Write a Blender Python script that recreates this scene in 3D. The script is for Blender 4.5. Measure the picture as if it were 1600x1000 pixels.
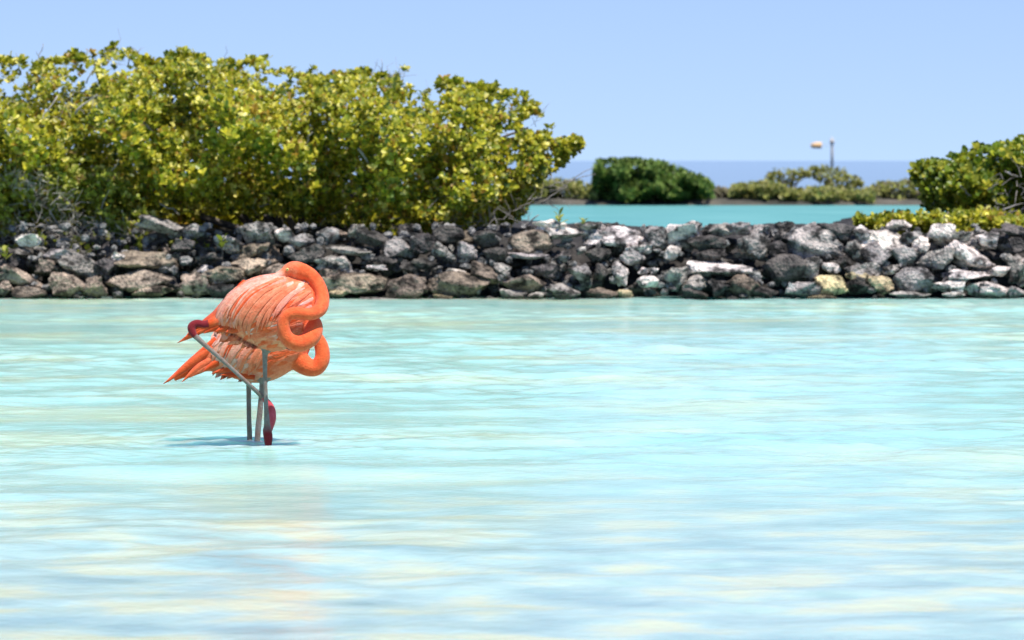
import bpy, bmesh, math, random
import numpy as np
from mathutils import Vector, Matrix, noise
from mathutils.bvhtree import BVHTree
from math import radians, sin, cos, pi, tan, atan

for o in list(bpy.data.objects):
    bpy.data.objects.remove(o, do_unlink=True)
scene = bpy.context.scene
C = scene.collection
rng = np.random.default_rng(7)
random.seed(7)

# ------------------------------------------------------------ camera
FPX = 7200.0                       # focal length in photo pixels (photo 1600 x 1000)
EYE = 0.99
PITCH = atan((500 - 251) / FPX)    # the sea horizon lies at row 251
cam = bpy.data.cameras.new('camera')
cam.sensor_width = 36.0
cam.lens = FPX / 1600 * 36.0
cam.clip_start = 0.5
cam.clip_end = 60000
cam.dof.use_dof = True
cam.dof.focus_distance = 16.05
cam.dof.aperture_fstop = 10.5
cam_ob = bpy.data.objects.new('camera', cam)
C.objects.link(cam_ob)
cam_ob.location = (0, 0, EYE)
cam_ob.rotation_euler = (pi / 2 - PITCH, 0, 0)
scene.camera = cam_ob
FW = Vector((0, cos(PITCH), -sin(PITCH)))
UP = Vector((0, sin(PITCH), cos(PITCH)))

def U(px, py, Y):
    """point of the vertical plane y = Y that the photo shows at pixel px, py"""
    d = FW + Vector((1, 0, 0)) * ((px - 800) / FPX) + UP * (-(py - 500) / FPX)
    return Vector((0, 0, EYE)) + d * (Y / d.y)

# ------------------------------------------------------------ light
SUN_DIR = Vector((0.20, -0.30, 0.93)).normalized()      # towards the sun
SUN_EL = math.asin(SUN_DIR.z)
SUN_AZ = math.atan2(SUN_DIR.x, SUN_DIR.y)
world = bpy.data.worlds.new('World')
scene.world = world
world.use_nodes = True
wn = world.node_tree
wn.nodes.clear()
sky = wn.nodes.new('ShaderNodeTexSky')
sky.sky_type = 'NISHITA'
sky.sun_disc = False
sky.sun_elevation = SUN_EL
sky.sun_rotation = SUN_AZ
sky.altitude = 0
sky.air_density = 1.0
sky.dust_density = 0.0
sky.ozone_density = 4.0
tint = wn.nodes.new('ShaderNodeMix')
tint.data_type = 'RGBA'
tint.blend_type = 'MULTIPLY'
tint.inputs[0].default_value = 1.0
tint.inputs[7].default_value = (1.06, 0.99, 1.11, 1)
bg = wn.nodes.new('ShaderNodeBackground')
bg.inputs['Strength'].default_value = 0.105
wo = wn.nodes.new('ShaderNodeOutputWorld')
# clear trade-wind air: no white haze belt, the blue comes right down to the sea
tcw = wn.nodes.new('ShaderNodeTexCoord')
mpw = wn.nodes.new('ShaderNodeMapping')
mpw.vector_type = 'POINT'
mpw.inputs['Location'].default_value = (0, 0, 0.105)
nrm = wn.nodes.new('ShaderNodeVectorMath'); nrm.operation = 'NORMALIZE'
wn.links.new(tcw.outputs['Generated'], mpw.inputs[0])
wn.links.new(mpw.outputs[0], nrm.inputs[0])
wn.links.new(nrm.outputs[0], sky.inputs[0])
wn.links.new(sky.outputs[0], tint.inputs[6])
wn.links.new(tint.outputs[2], bg.inputs['Color'])
wn.links.new(bg.outputs[0], wo.inputs[0])

sun = bpy.data.lights.new('sun', 'SUN')
sun.energy = 4.6
sun.angle = radians(0.53)
sun.color = (1.0, 0.955, 0.88)
sun_ob = bpy.data.objects.new('sun', sun)
C.objects.link(sun_ob)
sun_ob.rotation_euler = SUN_DIR.to_track_quat('Z', 'Y').to_euler()
sun_ob.location = (-6, 10, 20)

scene.view_settings.view_transform = 'Standard'
scene.view_settings.look = 'None'
scene.view_settings.exposure = 0.45
scene.view_settings.gamma = 1.0
scene.render.engine = 'CYCLES'
scene.cycles.max_bounces = 8
scene.cycles.transparent_max_bounces = 12
scene.cycles.caustics_reflective = False
scene.cycles.caustics_refractive = False

# ------------------------------------------------------------ helpers
def mesh_from(name, V, F, cols=None, smooth=True):
    me = bpy.data.meshes.new(name)
    me.from_pydata([tuple(v) for v in V], [], [tuple(f) for f in F])
    if cols is not None:
        a = me.color_attributes.new('tone', 'FLOAT_COLOR', 'POINT')
        c = np.ones((len(V), 4), np.float32)
        c[:, :3] = cols
        a.data.foreach_set('color', c.ravel())
    me.polygons.foreach_set('use_smooth', [smooth] * len(me.polygons))
    me.update()
    return me

def fast_mesh(name, V, quads=None, tris=None, cols=None, smooth=True):
    """numpy arrays straight into a mesh"""
    V = np.asarray(V, np.float32)
    me = bpy.data.meshes.new(name)
    loops, starts = [], []
    n = 0
    if quads is not None and len(quads):
        q = np.asarray(quads, np.int32)
        loops.append(q.ravel()); starts.append(np.arange(len(q)) * 4 + n); n += q.size
    if tris is not None and len(tris):
        t = np.asarray(tris, np.int32)
        loops.append(t.ravel()); starts.append(np.arange(len(t)) * 3 + n); n += t.size
    loops = np.concatenate(loops); starts = np.concatenate(starts).astype(np.int32)
    me.vertices.add(len(V)); me.vertices.foreach_set('co', V.ravel())
    me.loops.add(len(loops)); me.loops.foreach_set('vertex_index', loops)
    me.polygons.add(len(starts)); me.polygons.foreach_set('loop_start', starts)
    me.update(calc_edges=True)
    me.polygons.foreach_set('use_smooth', np.full(len(starts), smooth))
    if cols is not None:
        a = me.color_attributes.new('tone', 'FLOAT_COLOR', 'POINT')
        c = np.ones((len(V), 4), np.float32); c[:, :3] = cols
        a.data.foreach_set('color', c.ravel())
    me.validate()
    return me

def obj(name, me, mat=None, parent=None, loc=(0, 0, 0)):
    o = bpy.data.objects.new(name, me)
    C.objects.link(o)
    o.location = loc
    if mat is not None and not me.materials:
        me.materials.append(mat)
    if parent is not None:
        o.parent = parent
    return o

def thing(name, label, cat, loc=(0, 0, 0), group=None):
    o = bpy.data.objects.new(name, None)
    C.objects.link(o)
    o.empty_display_size = 0.1
    o.location = loc
    o['label'] = label
    o['category'] = cat
    if group:
        o['group'] = group
    return o

def tube(pts, rad, sides=8, caps=True):
    """tapered tube along a polyline, returns V, F"""
    pts = [Vector(p) for p in pts]
    V, F = [], []
    n = len(pts)
    ref = None
    for i, p in enumerate(pts):
        t = (pts[min(i + 1, n - 1)] - pts[max(i - 1, 0)]).normalized()
        if ref is None:
            ref = Vector((0, 1, 0)) if abs(t.y) < 0.9 else Vector((1, 0, 0))
        a = (ref - t * ref.dot(t)).normalized()
        ref = a
        b = t.cross(a)
        r = rad[i] if hasattr(rad, '__len__') else rad
        for k in range(sides):
            w = 2 * pi * k / sides
            V.append(p + a * (r * cos(w)) + b * (r * sin(w)))
    for i in range(n - 1):
        for k in range(sides):
            k2 = (k + 1) % sides
            F.append((i * sides + k, i * sides + k2, (i + 1) * sides + k2, (i + 1) * sides + k))
    if caps:
        F.append(tuple(range(sides - 1, -1, -1)))
        F.append(tuple(range((n - 1) * sides, n * sides)))
    return V, F

def spline(pts, per=6):
    """Catmull-Rom through rows of any width"""
    P = np.asarray(pts, float)
    P = np.vstack([2 * P[0] - P[1], P, 2 * P[-1] - P[-2]])
    out = []
    for i in range(1, len(P) - 2):
        for k in range(per):
            t = k / per
            a, b, c, d = P[i - 1], P[i], P[i + 1], P[i + 2]
            out.append(0.5 * (2 * b + (c - a) * t + (2 * a - 5 * b + 4 * c - d) * t * t + (3 * b - a - 3 * c + d) * t ** 3))
    out.append(P[-2])
    return np.array(out)

# ------------------------------------------------------------ materials
def new_mat(name):
    m = bpy.data.materials.new(name)
    m.use_nodes = True
    nt = m.node_tree
    nt.nodes.clear()
    out = nt.nodes.new('ShaderNodeOutputMaterial')
    return m, nt, out

def N(nt, kind, **kw):
    n = nt.nodes.new(kind)
    for k, v in kw.items():
        if k in n.inputs:
            n.inputs[k].default_value = v
        else:
            setattr(n, k, v)
    return n

def ramp(nt, stops, interp='LINEAR'):
    r = nt.nodes.new('ShaderNodeValToRGB')
    r.color_ramp.interpolation = interp
    e = r.color_ramp.elements
    while len(e) < len(stops):
        e.new(0.5)
    for el, (p, c) in zip(e, stops):
        el.position = p
        el.color = (*c, 1) if len(c) == 3 else c
    return r

def mixc(nt, fac, a, b, blend='MIX'):
    m = nt.nodes.new('ShaderNodeMix')
    m.data_type = 'RGBA'
    m.blend_type = blend
    for sock, v in ((m.inputs[0], fac), (m.inputs[6], a), (m.inputs[7], b)):
        if hasattr(v, 'is_linked'):
            nt.links.new(v, sock)
        else:
            sock.default_value = v if not isinstance(v, tuple) or len(v) == 4 else (*v, 1)
    return m.outputs[2]

def mat_stone():
    m, nt, out = new_mat('weathered_coral_stone')
    L = nt.links.new
    tc = N(nt, 'ShaderNodeTexCoord')
    oi = N(nt, 'ShaderNodeObjectInfo')
    off = N(nt, 'ShaderNodeVectorMath', operation='ADD')
    sc = N(nt, 'ShaderNodeVectorMath', operation='SCALE')
    sc.inputs['Scale'].default_value = 37.0
    cmb = N(nt, 'ShaderNodeCombineXYZ')
    for k in range(3):
        L(oi.outputs['Random'], cmb.inputs[k])
    L(cmb.outputs[0], sc.inputs[0])
    geo = N(nt, 'ShaderNodeNewGeometry')
    L(geo.outputs['Position'], off.inputs[0]); L(sc.outputs[0], off.inputs[1])
    n1 = N(nt, 'ShaderNodeTexNoise', Scale=9.0, Detail=6.0, Roughness=0.65)
    n2 = N(nt, 'ShaderNodeTexNoise', Scale=38.0, Detail=5.0, Roughness=0.7)
    v1 = N(nt, 'ShaderNodeTexVoronoi', Scale=46.0)
    for n in (n1, n2, v1):
        L(off.outputs[0], n.inputs['Vector'])
    r1 = ramp(nt, [(0.40, (0.10, 0.10, 0.10)), (0.49, (0.80, 0.80, 0.80)), (0.62, (1.5, 1.47, 1.42))])
    L(n1.outputs['Fac'], r1.inputs[0])
    r2 = ramp(nt, [(0.30, (0.35, 0.35, 0.35)), (0.55, (1, 1, 1)), (0.8, (1.25, 1.25, 1.25))])
    L(n2.outputs['Fac'], r2.inputs[0])
    c = mixc(nt, 1.0, oi.outputs['Color'], r1.outputs[0], 'MULTIPLY')
    c = mixc(nt, 0.85, c, r2.outputs[0], 'MULTIPLY')
    # pits
    rv = ramp(nt, [(0.0, (0.25, 0.25, 0.25)), (0.28, (1, 1, 1))])
    L(v1.outputs['Distance'], rv.inputs[0])
    c = mixc(nt, 0.5, c, rv.outputs[0], 'MULTIPLY')
    # wet, algae-dark band just above the waterline
    sz = N(nt, 'ShaderNodeSeparateXYZ'); L(geo.outputs['Position'], sz.inputs[0])
    wob = N(nt, 'ShaderNodeMath', operation='MULTIPLY_ADD'); wob.inputs[1].default_value = -0.09
    L(n1.outputs['Fac'], wob.inputs[0]); L(sz.outputs['Z'], wob.inputs[2])
    wet = N(nt, 'ShaderNodeMapRange'); wet.inputs['From Min'].default_value = -0.03; wet.inputs['From Max'].default_value = 0.01
    wet.inputs['To Min'].default_value = 0.75; wet.inputs['To Max'].default_value = 0.0
    L(wob.outputs[0], wet.inputs['Value'])
    c = mixc(nt, wet.outputs[0], c, (0.035, 0.03, 0.022))
    b = N(nt, 'ShaderNodeBsdfPrincipled', Roughness=0.9)
    b.inputs['Specular IOR Level'].default_value = 0.25
    L(c, b.inputs['Base Color'])
    bp = N(nt, 'ShaderNodeBump', Strength=0.9, Distance=0.03)
    ad = N(nt, 'ShaderNodeMath', operation='ADD')
    L(n2.outputs['Fac'], ad.inputs[0]); L(v1.outputs['Distance'], ad.inputs[1])
    L(ad.outputs[0], bp.inputs['Height']); L(bp.outputs[0], b.inputs['Normal'])
    L(b.outputs[0], out.inputs[0])
    return m

def mat_ground():
    m, nt, out = new_mat('marl_and_shade_toned_rubble')
    L = nt.links.new
    geo = N(nt, 'ShaderNodeNewGeometry')
    sep = N(nt, 'ShaderNodeSeparateXYZ')
    L(geo.outputs['Position'], sep.inputs[0])
    n1 = N(nt, 'ShaderNodeTexNoise', Scale=0.9, Detail=5.0, Roughness=0.6)
    n2 = N(nt, 'ShaderNodeTexNoise', Scale=14.0, Detail=5.0, Roughness=0.7)
    L(geo.outputs['Position'], n1.inputs['Vector']); L(geo.outputs['Position'], n2.inputs['Vector'])
    sand = ramp(nt, [(0.33, (0.46, 0.47, 0.40)), (0.50, (0.74, 0.71, 0.58)), (0.66, (0.86, 0.82, 0.66))])
    L(n1.outputs['Fac'], sand.inputs[0])
    soil = ramp(nt, [(0.35, (0.012, 0.010, 0.009)), (0.55, (0.03, 0.026, 0.023)), (0.80, (0.14, 0.12, 0.11))])
    L(n2.outputs['Fac'], soil.inputs[0])
    mr = N(nt, 'ShaderNodeMapRange')                      # bank rubble and soil beyond, darkened to paint the black shade between stones
    mr.inputs['From Min'].default_value = 32.3; mr.inputs['From Max'].default_value = 32.9
    L(sep.outputs['Y'], mr.inputs['Value'])
    c = mixc(nt, mr.outputs[0], sand.outputs[0], soil.outputs[0])
    mf = N(nt, 'ShaderNodeMapRange')                      # bare grey-brown marl flats on the far shore
    mf.inputs['From Min'].default_value = 85; mf.inputs['From Max'].default_value = 95
    L(sep.outputs['Y'], mf.inputs['Value'])
    flat = ramp(nt, [(0.40, (0.03, 0.03, 0.022)), (0.68, (0.13, 0.115, 0.09))])
    L(n1.outputs['Fac'], flat.inputs[0])
    c = mixc(nt, mf.outputs[0], c, flat.outputs[0])
    b = N(nt, 'ShaderNodeBsdfPrincipled', Roughness=0.95)
    L(c, b.inputs['Base Color'])
    bp = N(nt, 'ShaderNodeBump', Strength=0.6, Distance=0.03)
    L(n2.outputs['Fac'], bp.inputs['Height']); L(bp.outputs[0], b.inputs['Normal'])
    L(b.outputs[0], out.inputs[0])
    return m

def mat_lagoon():
    """clear shallow water with milky marl in suspension: part of the bed shows through, the rest is the turquoise milk"""
    m, nt, out = new_mat('milky_turquoise_water')
    L = nt.links.new
    geo = N(nt, 'ShaderNodeNewGeometry')
    sep = N(nt, 'ShaderNodeSeparateXYZ')
    L(geo.outputs['Position'], sep.inputs[0])
    n1 = N(nt, 'ShaderNodeTexNoise', Scale=0.75, Detail=4.0, Roughness=0.55)
    n2 = N(nt, 'ShaderNodeTexNoise', Scale=2.6, Detail=3.0, Roughness=0.5)
    n3 = N(nt, 'ShaderNodeTexNoise', Scale=26.0, Detail=3.0, Roughness=0.55)
    for n in (n1, n2, n3):
        L(geo.outputs['Position'], n.inputs['Vector'])
    # colour of the suspended marl: paler in the shallows towards the near shore
    deep = ramp(nt, [(0.34, (0.26, 0.60, 0.49)), (0.50, (0.33, 0.69, 0.56)), (0.64, (0.45, 0.71, 0.43))])
    L(n1.outputs['Fac'], deep.inputs[0])
    shal = ramp(nt, [(0.34, (0.22, 0.36, 0.36)), (0.50, (0.36, 0.54, 0.48)), (0.62, (0.55, 0.61, 0.37))])
    L(n2.outputs['Fac'], shal.inputs[0])
    mr = N(nt, 'ShaderNodeMapRange', interpolation_type='SMOOTHSTEP')
    mr.inputs['From Min'].default_value = 10.0; mr.inputs['From Max'].default_value = 17.0
    L(sep.outputs['Y'], mr.inputs['Value'])
    col = mixc(nt, mr.outputs[0], shal.outputs[0], deep.outputs[0])
    dif = N(nt, 'ShaderNodeBsdfPrincipled', Roughness=1.0)      # light wanders through the milky water before it comes back up
    dif.inputs['Specular IOR Level'].default_value = 0.0
    dif.inputs['Subsurface Weight'].default_value = 1.0
    dif.inputs['Subsurface Radius'].default_value = (0.6, 1.0, 1.0)
    dif.inputs['Subsurface Scale'].default_value = 0.6
    L(col, dif.inputs['Base Color'])
    tr = N(nt, 'ShaderNodeBsdfTransparent', Color=(0.76, 0.975, 0.94, 1))
    body = N(nt, 'ShaderNodeMixShader'); body.inputs[0].default_value = 0.84
    L(tr.outputs[0], body.inputs[1]); L(dif.outputs[0], body.inputs[2])
    bp = N(nt, 'ShaderNodeBump', Strength=0.22, Distance=0.012)
    L(n3.outputs['Fac'], bp.inputs['Height'])
    gl = N(nt, 'ShaderNodeBsdfGlossy', Roughness=0.06)
    L(bp.outputs[0], gl.inputs['Normal'])
    fr = N(nt, 'ShaderNodeFresnel', IOR=1.38)      # brine
    L(bp.outputs[0], fr.inputs['Normal'])
    k = N(nt, 'ShaderNodeMath', operation='MULTIPLY'); k.inputs[1].default_value = 0.76      # ripples too fine for the mesh turn part of the surface to the eye
    L(fr.outputs[0], k.inputs[0])
    mix = N(nt, 'ShaderNodeMixShader')
    L(k.outputs[0], mix.inputs[0]); L(body.outputs[0], mix.inputs[1]); L(gl.outputs[0], mix.inputs[2])
    L(mix.outputs[0], out.inputs[0])
    return m

def mat_far_water(name, c0, c1, gloss, scale, rough=0.25):
    m, nt, out = new_mat(name)
    L = nt.links.new
    geo = N(nt, 'ShaderNodeNewGeometry')
    mp = N(nt, 'ShaderNodeMapping'); mp.inputs['Scale'].default_value = (0.5, 1.0, 1.0)
    L(geo.outputs['Position'], mp.inputs[0])
    n1 = N(nt, 'ShaderNodeTexNoise', Scale=scale, Detail=5.0, Roughness=0.6)
    L(mp.outputs[0], n1.inputs['Vector'])
    r = ramp(nt, [(0.35, c0), (0.65, c1)])
    L(n1.outputs['Fac'], r.inputs[0])
    dif = N(nt, 'ShaderNodeBsdfDiffuse'); L(r.outputs[0], dif.inputs['Color'])
    gl = N(nt, 'ShaderNodeBsdfGlossy', Roughness=rough, Color=(0.97, 0.97, 0.97, 1))      # ripples too small to see from here
    mix = N(nt, 'ShaderNodeMixShader'); mix.inputs[0].default_value = gloss
    L(dif.outputs[0], mix.inputs[1]); L(gl.outputs[0], mix.inputs[2])
    L(mix.outputs[0], out.inputs[0])
    return m

def mat_leaf(name, gloss=0.5, trans=0.36):
    m, nt, out = new_mat(name)
    L = nt.links.new
    at = N(nt, 'ShaderNodeAttribute', attribute_name='tone')
    b = N(nt, 'ShaderNodeBsdfPrincipled', Roughness=0.42)
    b.inputs['Specular IOR Level'].default_value = gloss
    L(at.outputs['Color'], b.inputs['Base Color'])
    t = N(nt, 'ShaderNodeBsdfTranslucent')
    L(at.outputs['Color'], t.inputs['Color'])
    mx = N(nt, 'ShaderNodeMixShader'); mx.inputs[0].default_value = trans
    L(b.outputs[0], mx.inputs[1]); L(t.outputs[0], mx.inputs[2])
    L(mx.outputs[0], out.inputs[0])
    return m

def mat_bark(name, c0, c1):
    m, nt, out = new_mat(name)
    L = nt.links.new
    geo = N(nt, 'ShaderNodeNewGeometry')
    n1 = N(nt, 'ShaderNodeTexNoise', Scale=30.0, Detail=5.0, Roughness=0.7)
    L(geo.outputs['Position'], n1.inputs['Vector'])
    r = ramp(nt, [(0.3, c0), (0.7, c1)])
    L(n1.outputs['Fac'], r.inputs[0])
    b = N(nt, 'ShaderNodeBsdfPrincipled', Roughness=0.9)
    L(r.outputs[0], b.inputs['Base Color'])
    L(b.outputs[0], out.inputs[0])
    return m

def mat_plumage():
    m, nt, out = new_mat('flamingo_plumage')
    L = nt.links.new
    at = N(nt, 'ShaderNodeAttribute', attribute_name='tone')
    geo = N(nt, 'ShaderNodeNewGeometry')
    n1 = N(nt, 'ShaderNodeTexNoise', Scale=160.0, Detail=4.0, Roughness=0.7)
    n2 = N(nt, 'ShaderNodeTexNoise', Scale=48.0, Detail=6.0, Roughness=0.7)
    L(geo.outputs['Position'], n1.inputs['Vector']); L(geo.outputs['Position'], n2.inputs['Vector'])
    r1 = ramp(nt, [(0.3, (0.90, 0.84, 0.82)), (0.7, (1.06, 1.08, 1.10))])
    L(n1.outputs['Fac'], r1.inputs[0])
    r2 = ramp(nt, [(0.32, (0.88, 0.66, 0.56)), (0.68, (1.06, 1.28, 1.42))])
    L(n2.outputs['Fac'], r2.inputs[0])
    c = mixc(nt, 1.0, at.outputs['Color'], r1.outputs[0], 'MULTIPLY')
    c = mixc(nt, 1.0, c, r2.outputs[0], 'MULTIPLY')
    b = N(nt, 'ShaderNodeBsdfPrincipled', Roughness=0.72)
    b.inputs['Specular IOR Level'].default_value = 0.2
    b.inputs['Sheen Weight'].default_value = 0.15
    L(c, b.inputs['Base Color'])
    bp = N(nt, 'ShaderNodeBump', Strength=0.9, Distance=0.005)
    L(n1.outputs['Fac'], bp.inputs['Height']); L(bp.outputs[0], b.inputs['Normal'])
    L(b.outputs[0], out.inputs[0])
    return m

def mat_plain(name, col, rough=0.6):
    m, nt, out = new_mat(name)
    L = nt.links.new
    geo = N(nt, 'ShaderNodeNewGeometry')
    n1 = N(nt, 'ShaderNodeTexNoise', Scale=20.0, Detail=3.0)
    L(geo.outputs['Position'], n1.inputs['Vector'])
    r = ramp(nt, [(0.3, tuple(0.8 * v for v in col)), (0.7, tuple(min(1, 1.1 * v) for v in col))])
    L(n1.outputs['Fac'], r.inputs[0])
    b = N(nt, 'ShaderNodeBsdfPrincipled', Roughness=rough)
    L(r.outputs[0], b.inputs['Base Color'])
    L(b.outputs[0], out.inputs[0])
    return m

M_STONE = mat_stone()
M_GROUND = mat_ground()
M_LAGOON = mat_lagoon()
M_BACK = mat_far_water('back_lagoon_turquoise', (0.075, 0.27, 0.26), (0.13, 0.35, 0.33), 0.20, 0.8)
M_SEA = mat_far_water('open_sea', (0.05, 0.14, 0.22), (0.07, 0.18, 0.26), 0.95, 0.02, 0.10)
M_LEAF = mat_leaf('mangrove_leaf')
M_LEAF_FAR = mat_leaf('far_mangrove_leaf', 0.15, 0.2)
M_BARK = mat_bark('grey_bark', (0.05, 0.04, 0.035), (0.20, 0.17, 0.15))
M_DRY = mat_bark('dry_bleached_twig', (0.16, 0.14, 0.12), (0.48, 0.44, 0.40))
M_PLUME = mat_plumage()

# ------------------------------------------------------------ ground: one sheet out to the horizon
def smooth(a, b, t):
    t = np.clip((t - a) / (b - a), 0, 1)
    return t * t * (3 - 2 * t)

def ground_z(x, y):
    z = np.where(y < 8, 0.30 - 0.62 * smooth(2.5, 8, y), -0.32)
    core = np.clip((y - 33.55) * 1.5, -0.4, 0.36) + 0.10 * smooth(33.8, 35.0, y)
    land = np.maximum(smooth(0.9, -0.4, x), smooth(2.3, 3.2, x))
    back = 36.0 + 7.0 * land
    core = core - 1.3 * smooth(back, back + 2.0, y)
    z = np.where(y > 32.6, np.maximum(core, -0.85), z)
    far = -0.85 + 1.0 * smooth(99.0, 103.5, y)
    z = np.where(y > 60, far, z)
    z = z - 6.0 * smooth(112, 170, y)
    spit = np.exp(-((y - 702) / 12) ** 2 - ((x - 48.6) / 4.5) ** 2) * 6.15
    return z + np.where(y > 400, spit, 0)

def axis_lines(dense, step, coarse):
    a = list(np.arange(dense[0], dense[1] + 1e-6, step))
    return np.array(sorted(set([round(v, 4) for v in a] + list(coarse))))

gx = axis_lines((-8, 8), 0.25, [-20000, -6000, -2000, -600, -200, -100, -60, -40, -25, -15, -11, 11, 15, 25, 40, 60, 100, 200, 600, 2000, 6000, 20000] + list(range(-20, 130, 10)) + list(range(38, 60)))
gy = np.array(sorted(set([-300, -60, -10, 0, 2.5, 4, 5, 6, 7, 8, 12, 18, 24, 30, 32] + [round(v, 3) for v in np.arange(32.6, 36, 0.1)] + list(np.arange(36, 46, 0.5)) + [55, 61, 80, 95] + list(np.arange(98, 106, 0.7)) + [110, 120, 130, 150, 165, 180, 200, 300, 450, 600] + list(range(640, 780, 8)) + [900, 1500, 4000, 10000, 25000])))
X, Y = np.meshgrid(gx, gy)
Z = ground_z(X, Y)
near = (np.abs(X) < 10) & (Y > 33) & (Y < 46)
Z = Z + np.where(near, 0.05 * np.sin(X * 5.1 + 1.3 * np.sin(Y * 3)) * np.sin(Y * 4.3 + X), 0)
def grid_quads(nx, ny):
    i = np.arange(nx - 1)[None, :] + np.arange(ny - 1)[:, None] * nx
    i = i.ravel()
    return np.stack([i, i + 1, i + nx + 1, i + nx], 1)
g = obj('ground', fast_mesh('ground', np.stack([X.ravel(), Y.ravel(), Z.ravel()], 1), grid_quads(len(gx), len(gy))), M_GROUND)
g['kind'] = 'structure'
def ground_at(x, y):
    return float(ground_z(np.array(x, float), np.array(y, float)))

# ------------------------------------------------------------ water
legs_xy = []
for px, Yd in ((416, 16.0), (390, 16.3), (402, 16.3)):
    p = U(px, 690, Yd); legs_xy.append((p.x, Yd))
def waves(x, y):
    r = np.random.default_rng(3)
    h = np.zeros_like(x)
    for i in range(80):
        lam = 0.075 * (1.1 / 0.075) ** r.random()
        ang = r.normal(-1.1, 0.8)
        k = 2 * pi / lam
        a = 0.0017 * lam ** 0.80
        h += a * np.sin(k * (x * cos(ang) + y * sin(ang)) + r.random() * 6.28)
    # wind patches: some areas smoother
    p = 0.65 + 0.5 * np.sin(x * 0.9 + 1.7 * np.sin(y * 0.55)) * np.sin(y * 0.8 + 0.6 * x + 0.7)
    h = h * np.clip(p, 0.25, 1.2)
    # one smooth low swell rolling in just in front of the birds, its face towards the near shore
    cx = U(418, 745, 14.55).x
    q = y - 14.55 + 0.10 * (x - cx)
    env = np.exp(-((x - cx) / 0.7) ** 2 - (q / 0.5) ** 2)
    h = h * (1 - 0.45 * env) + 0.018 * env * np.sin(2 * pi * q / 1.0)
    for lx, ly in legs_xy:
        d = np.hypot(x - lx, y - ly)
        h += 0.0030 * np.cos(2 * pi * d / 0.11) * np.exp(-d / 0.38)
    return h
wx = axis_lines((-4.6, 4.6), 0.025, [-40, -25, -15, -10, -8, -7, -6, -5.5, -5, 5, 5.5, 6, 7, 8, 10, 15, 25, 40])
wy = np.concatenate([[3.0, 4, 5, 6, 6.5], np.arange(7, 19, 0.02), np.arange(19, 33.9, 0.035)])
X, Y = np.meshgrid(wx, wy)
fade = smooth(6.5, 8, Y) * (1 - smooth(4.6, 6.5, np.abs(X)))
Z = waves(X, Y) * fade
o = obj('lagoon_water', fast_mesh('lagoon_water', np.stack([X.ravel(), Y.ravel(), Z.ravel()], 1), grid_quads(len(wx), len(wy))), M_LAGOON)
o['kind'] = 'structure'
def sheet(name, x0, x1, y0, y1, z, mat, nx=2, ny=2):
    xs = np.linspace(x0, x1, nx); ys = np.linspace(y0, y1, ny)
    X, Y = np.meshgrid(xs, ys)
    o = obj(name, fast_mesh(name, np.stack([X.ravel(), Y.ravel(), np.full(X.size, z)], 1), grid_quads(nx, ny)), mat)
    o['kind'] = 'structure'
    return o
sheet('back_lagoon_water', -90, 90, 34.3, 108, 0.0, M_BACK, 30, 40)
sheet('sea', -15000, 15000, 110, 22000, -0.02, M_SEA, 8, 40)

# ------------------------------------------------------------ rubble wall, each stone a part
def stone_mesh(seed, cuts, rough):
    bm = bmesh.new()
    bmesh.ops.create_icosphere(bm, subdivisions=4, radius=1.0)
    r = random.Random(seed)
    planes = []
    for i in range(cuts):
        n = Vector((r.gauss(0, 1), r.gauss(0, 1), r.gauss(0, 1))).normalized()
        planes.append((n, r.uniform(0.36, 0.78)))
    sh = Vector((seed * 3.1, seed * 1.7, 0))
    for v in bm.verts:
        p = v.co.copy()
        for n, d in planes:
            t = p.dot(n)
            if t > d:
                p -= n * (t - d) * 0.94
        q = p * (1 + rough * noise.fractal(p * 1.6 + sh, 1.0, 2.0, 3))
        q += v.normal * (0.055 * noise.fractal(p * 5.0 + sh, 0.8, 2.0, 3))
        cell = noise.voronoi(p * 3.2 + sh)[0][0]
        q -= v.normal * max(0, 0.20 - cell) * 0.35
        v.co = q
    me = bpy.data.meshes.new('stone')
    bm.to_mesh(me); bm.free()
    me.polygons.foreach_set('use_smooth', [True] * len(me.polygons))
    # unit half-size box
    co = np.empty(len(me.vertices) * 3, np.float32); me.vertices.foreach_get('co', co); co = co.reshape(-1, 3)
    c = (co.max(0) + co.min(0)) / 2; s = (co.max(0) - co.min(0)) / 2
    co = (co - c) / s
    me.vertices.foreach_set('co', co.ravel()); me.update()
    me.materials.append(M_STONE)
    return me
STONES = [stone_mesh(i + 1, 6 + i % 7, 0.20 + 0.06 * (i % 4)) for i in range(20)]

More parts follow.
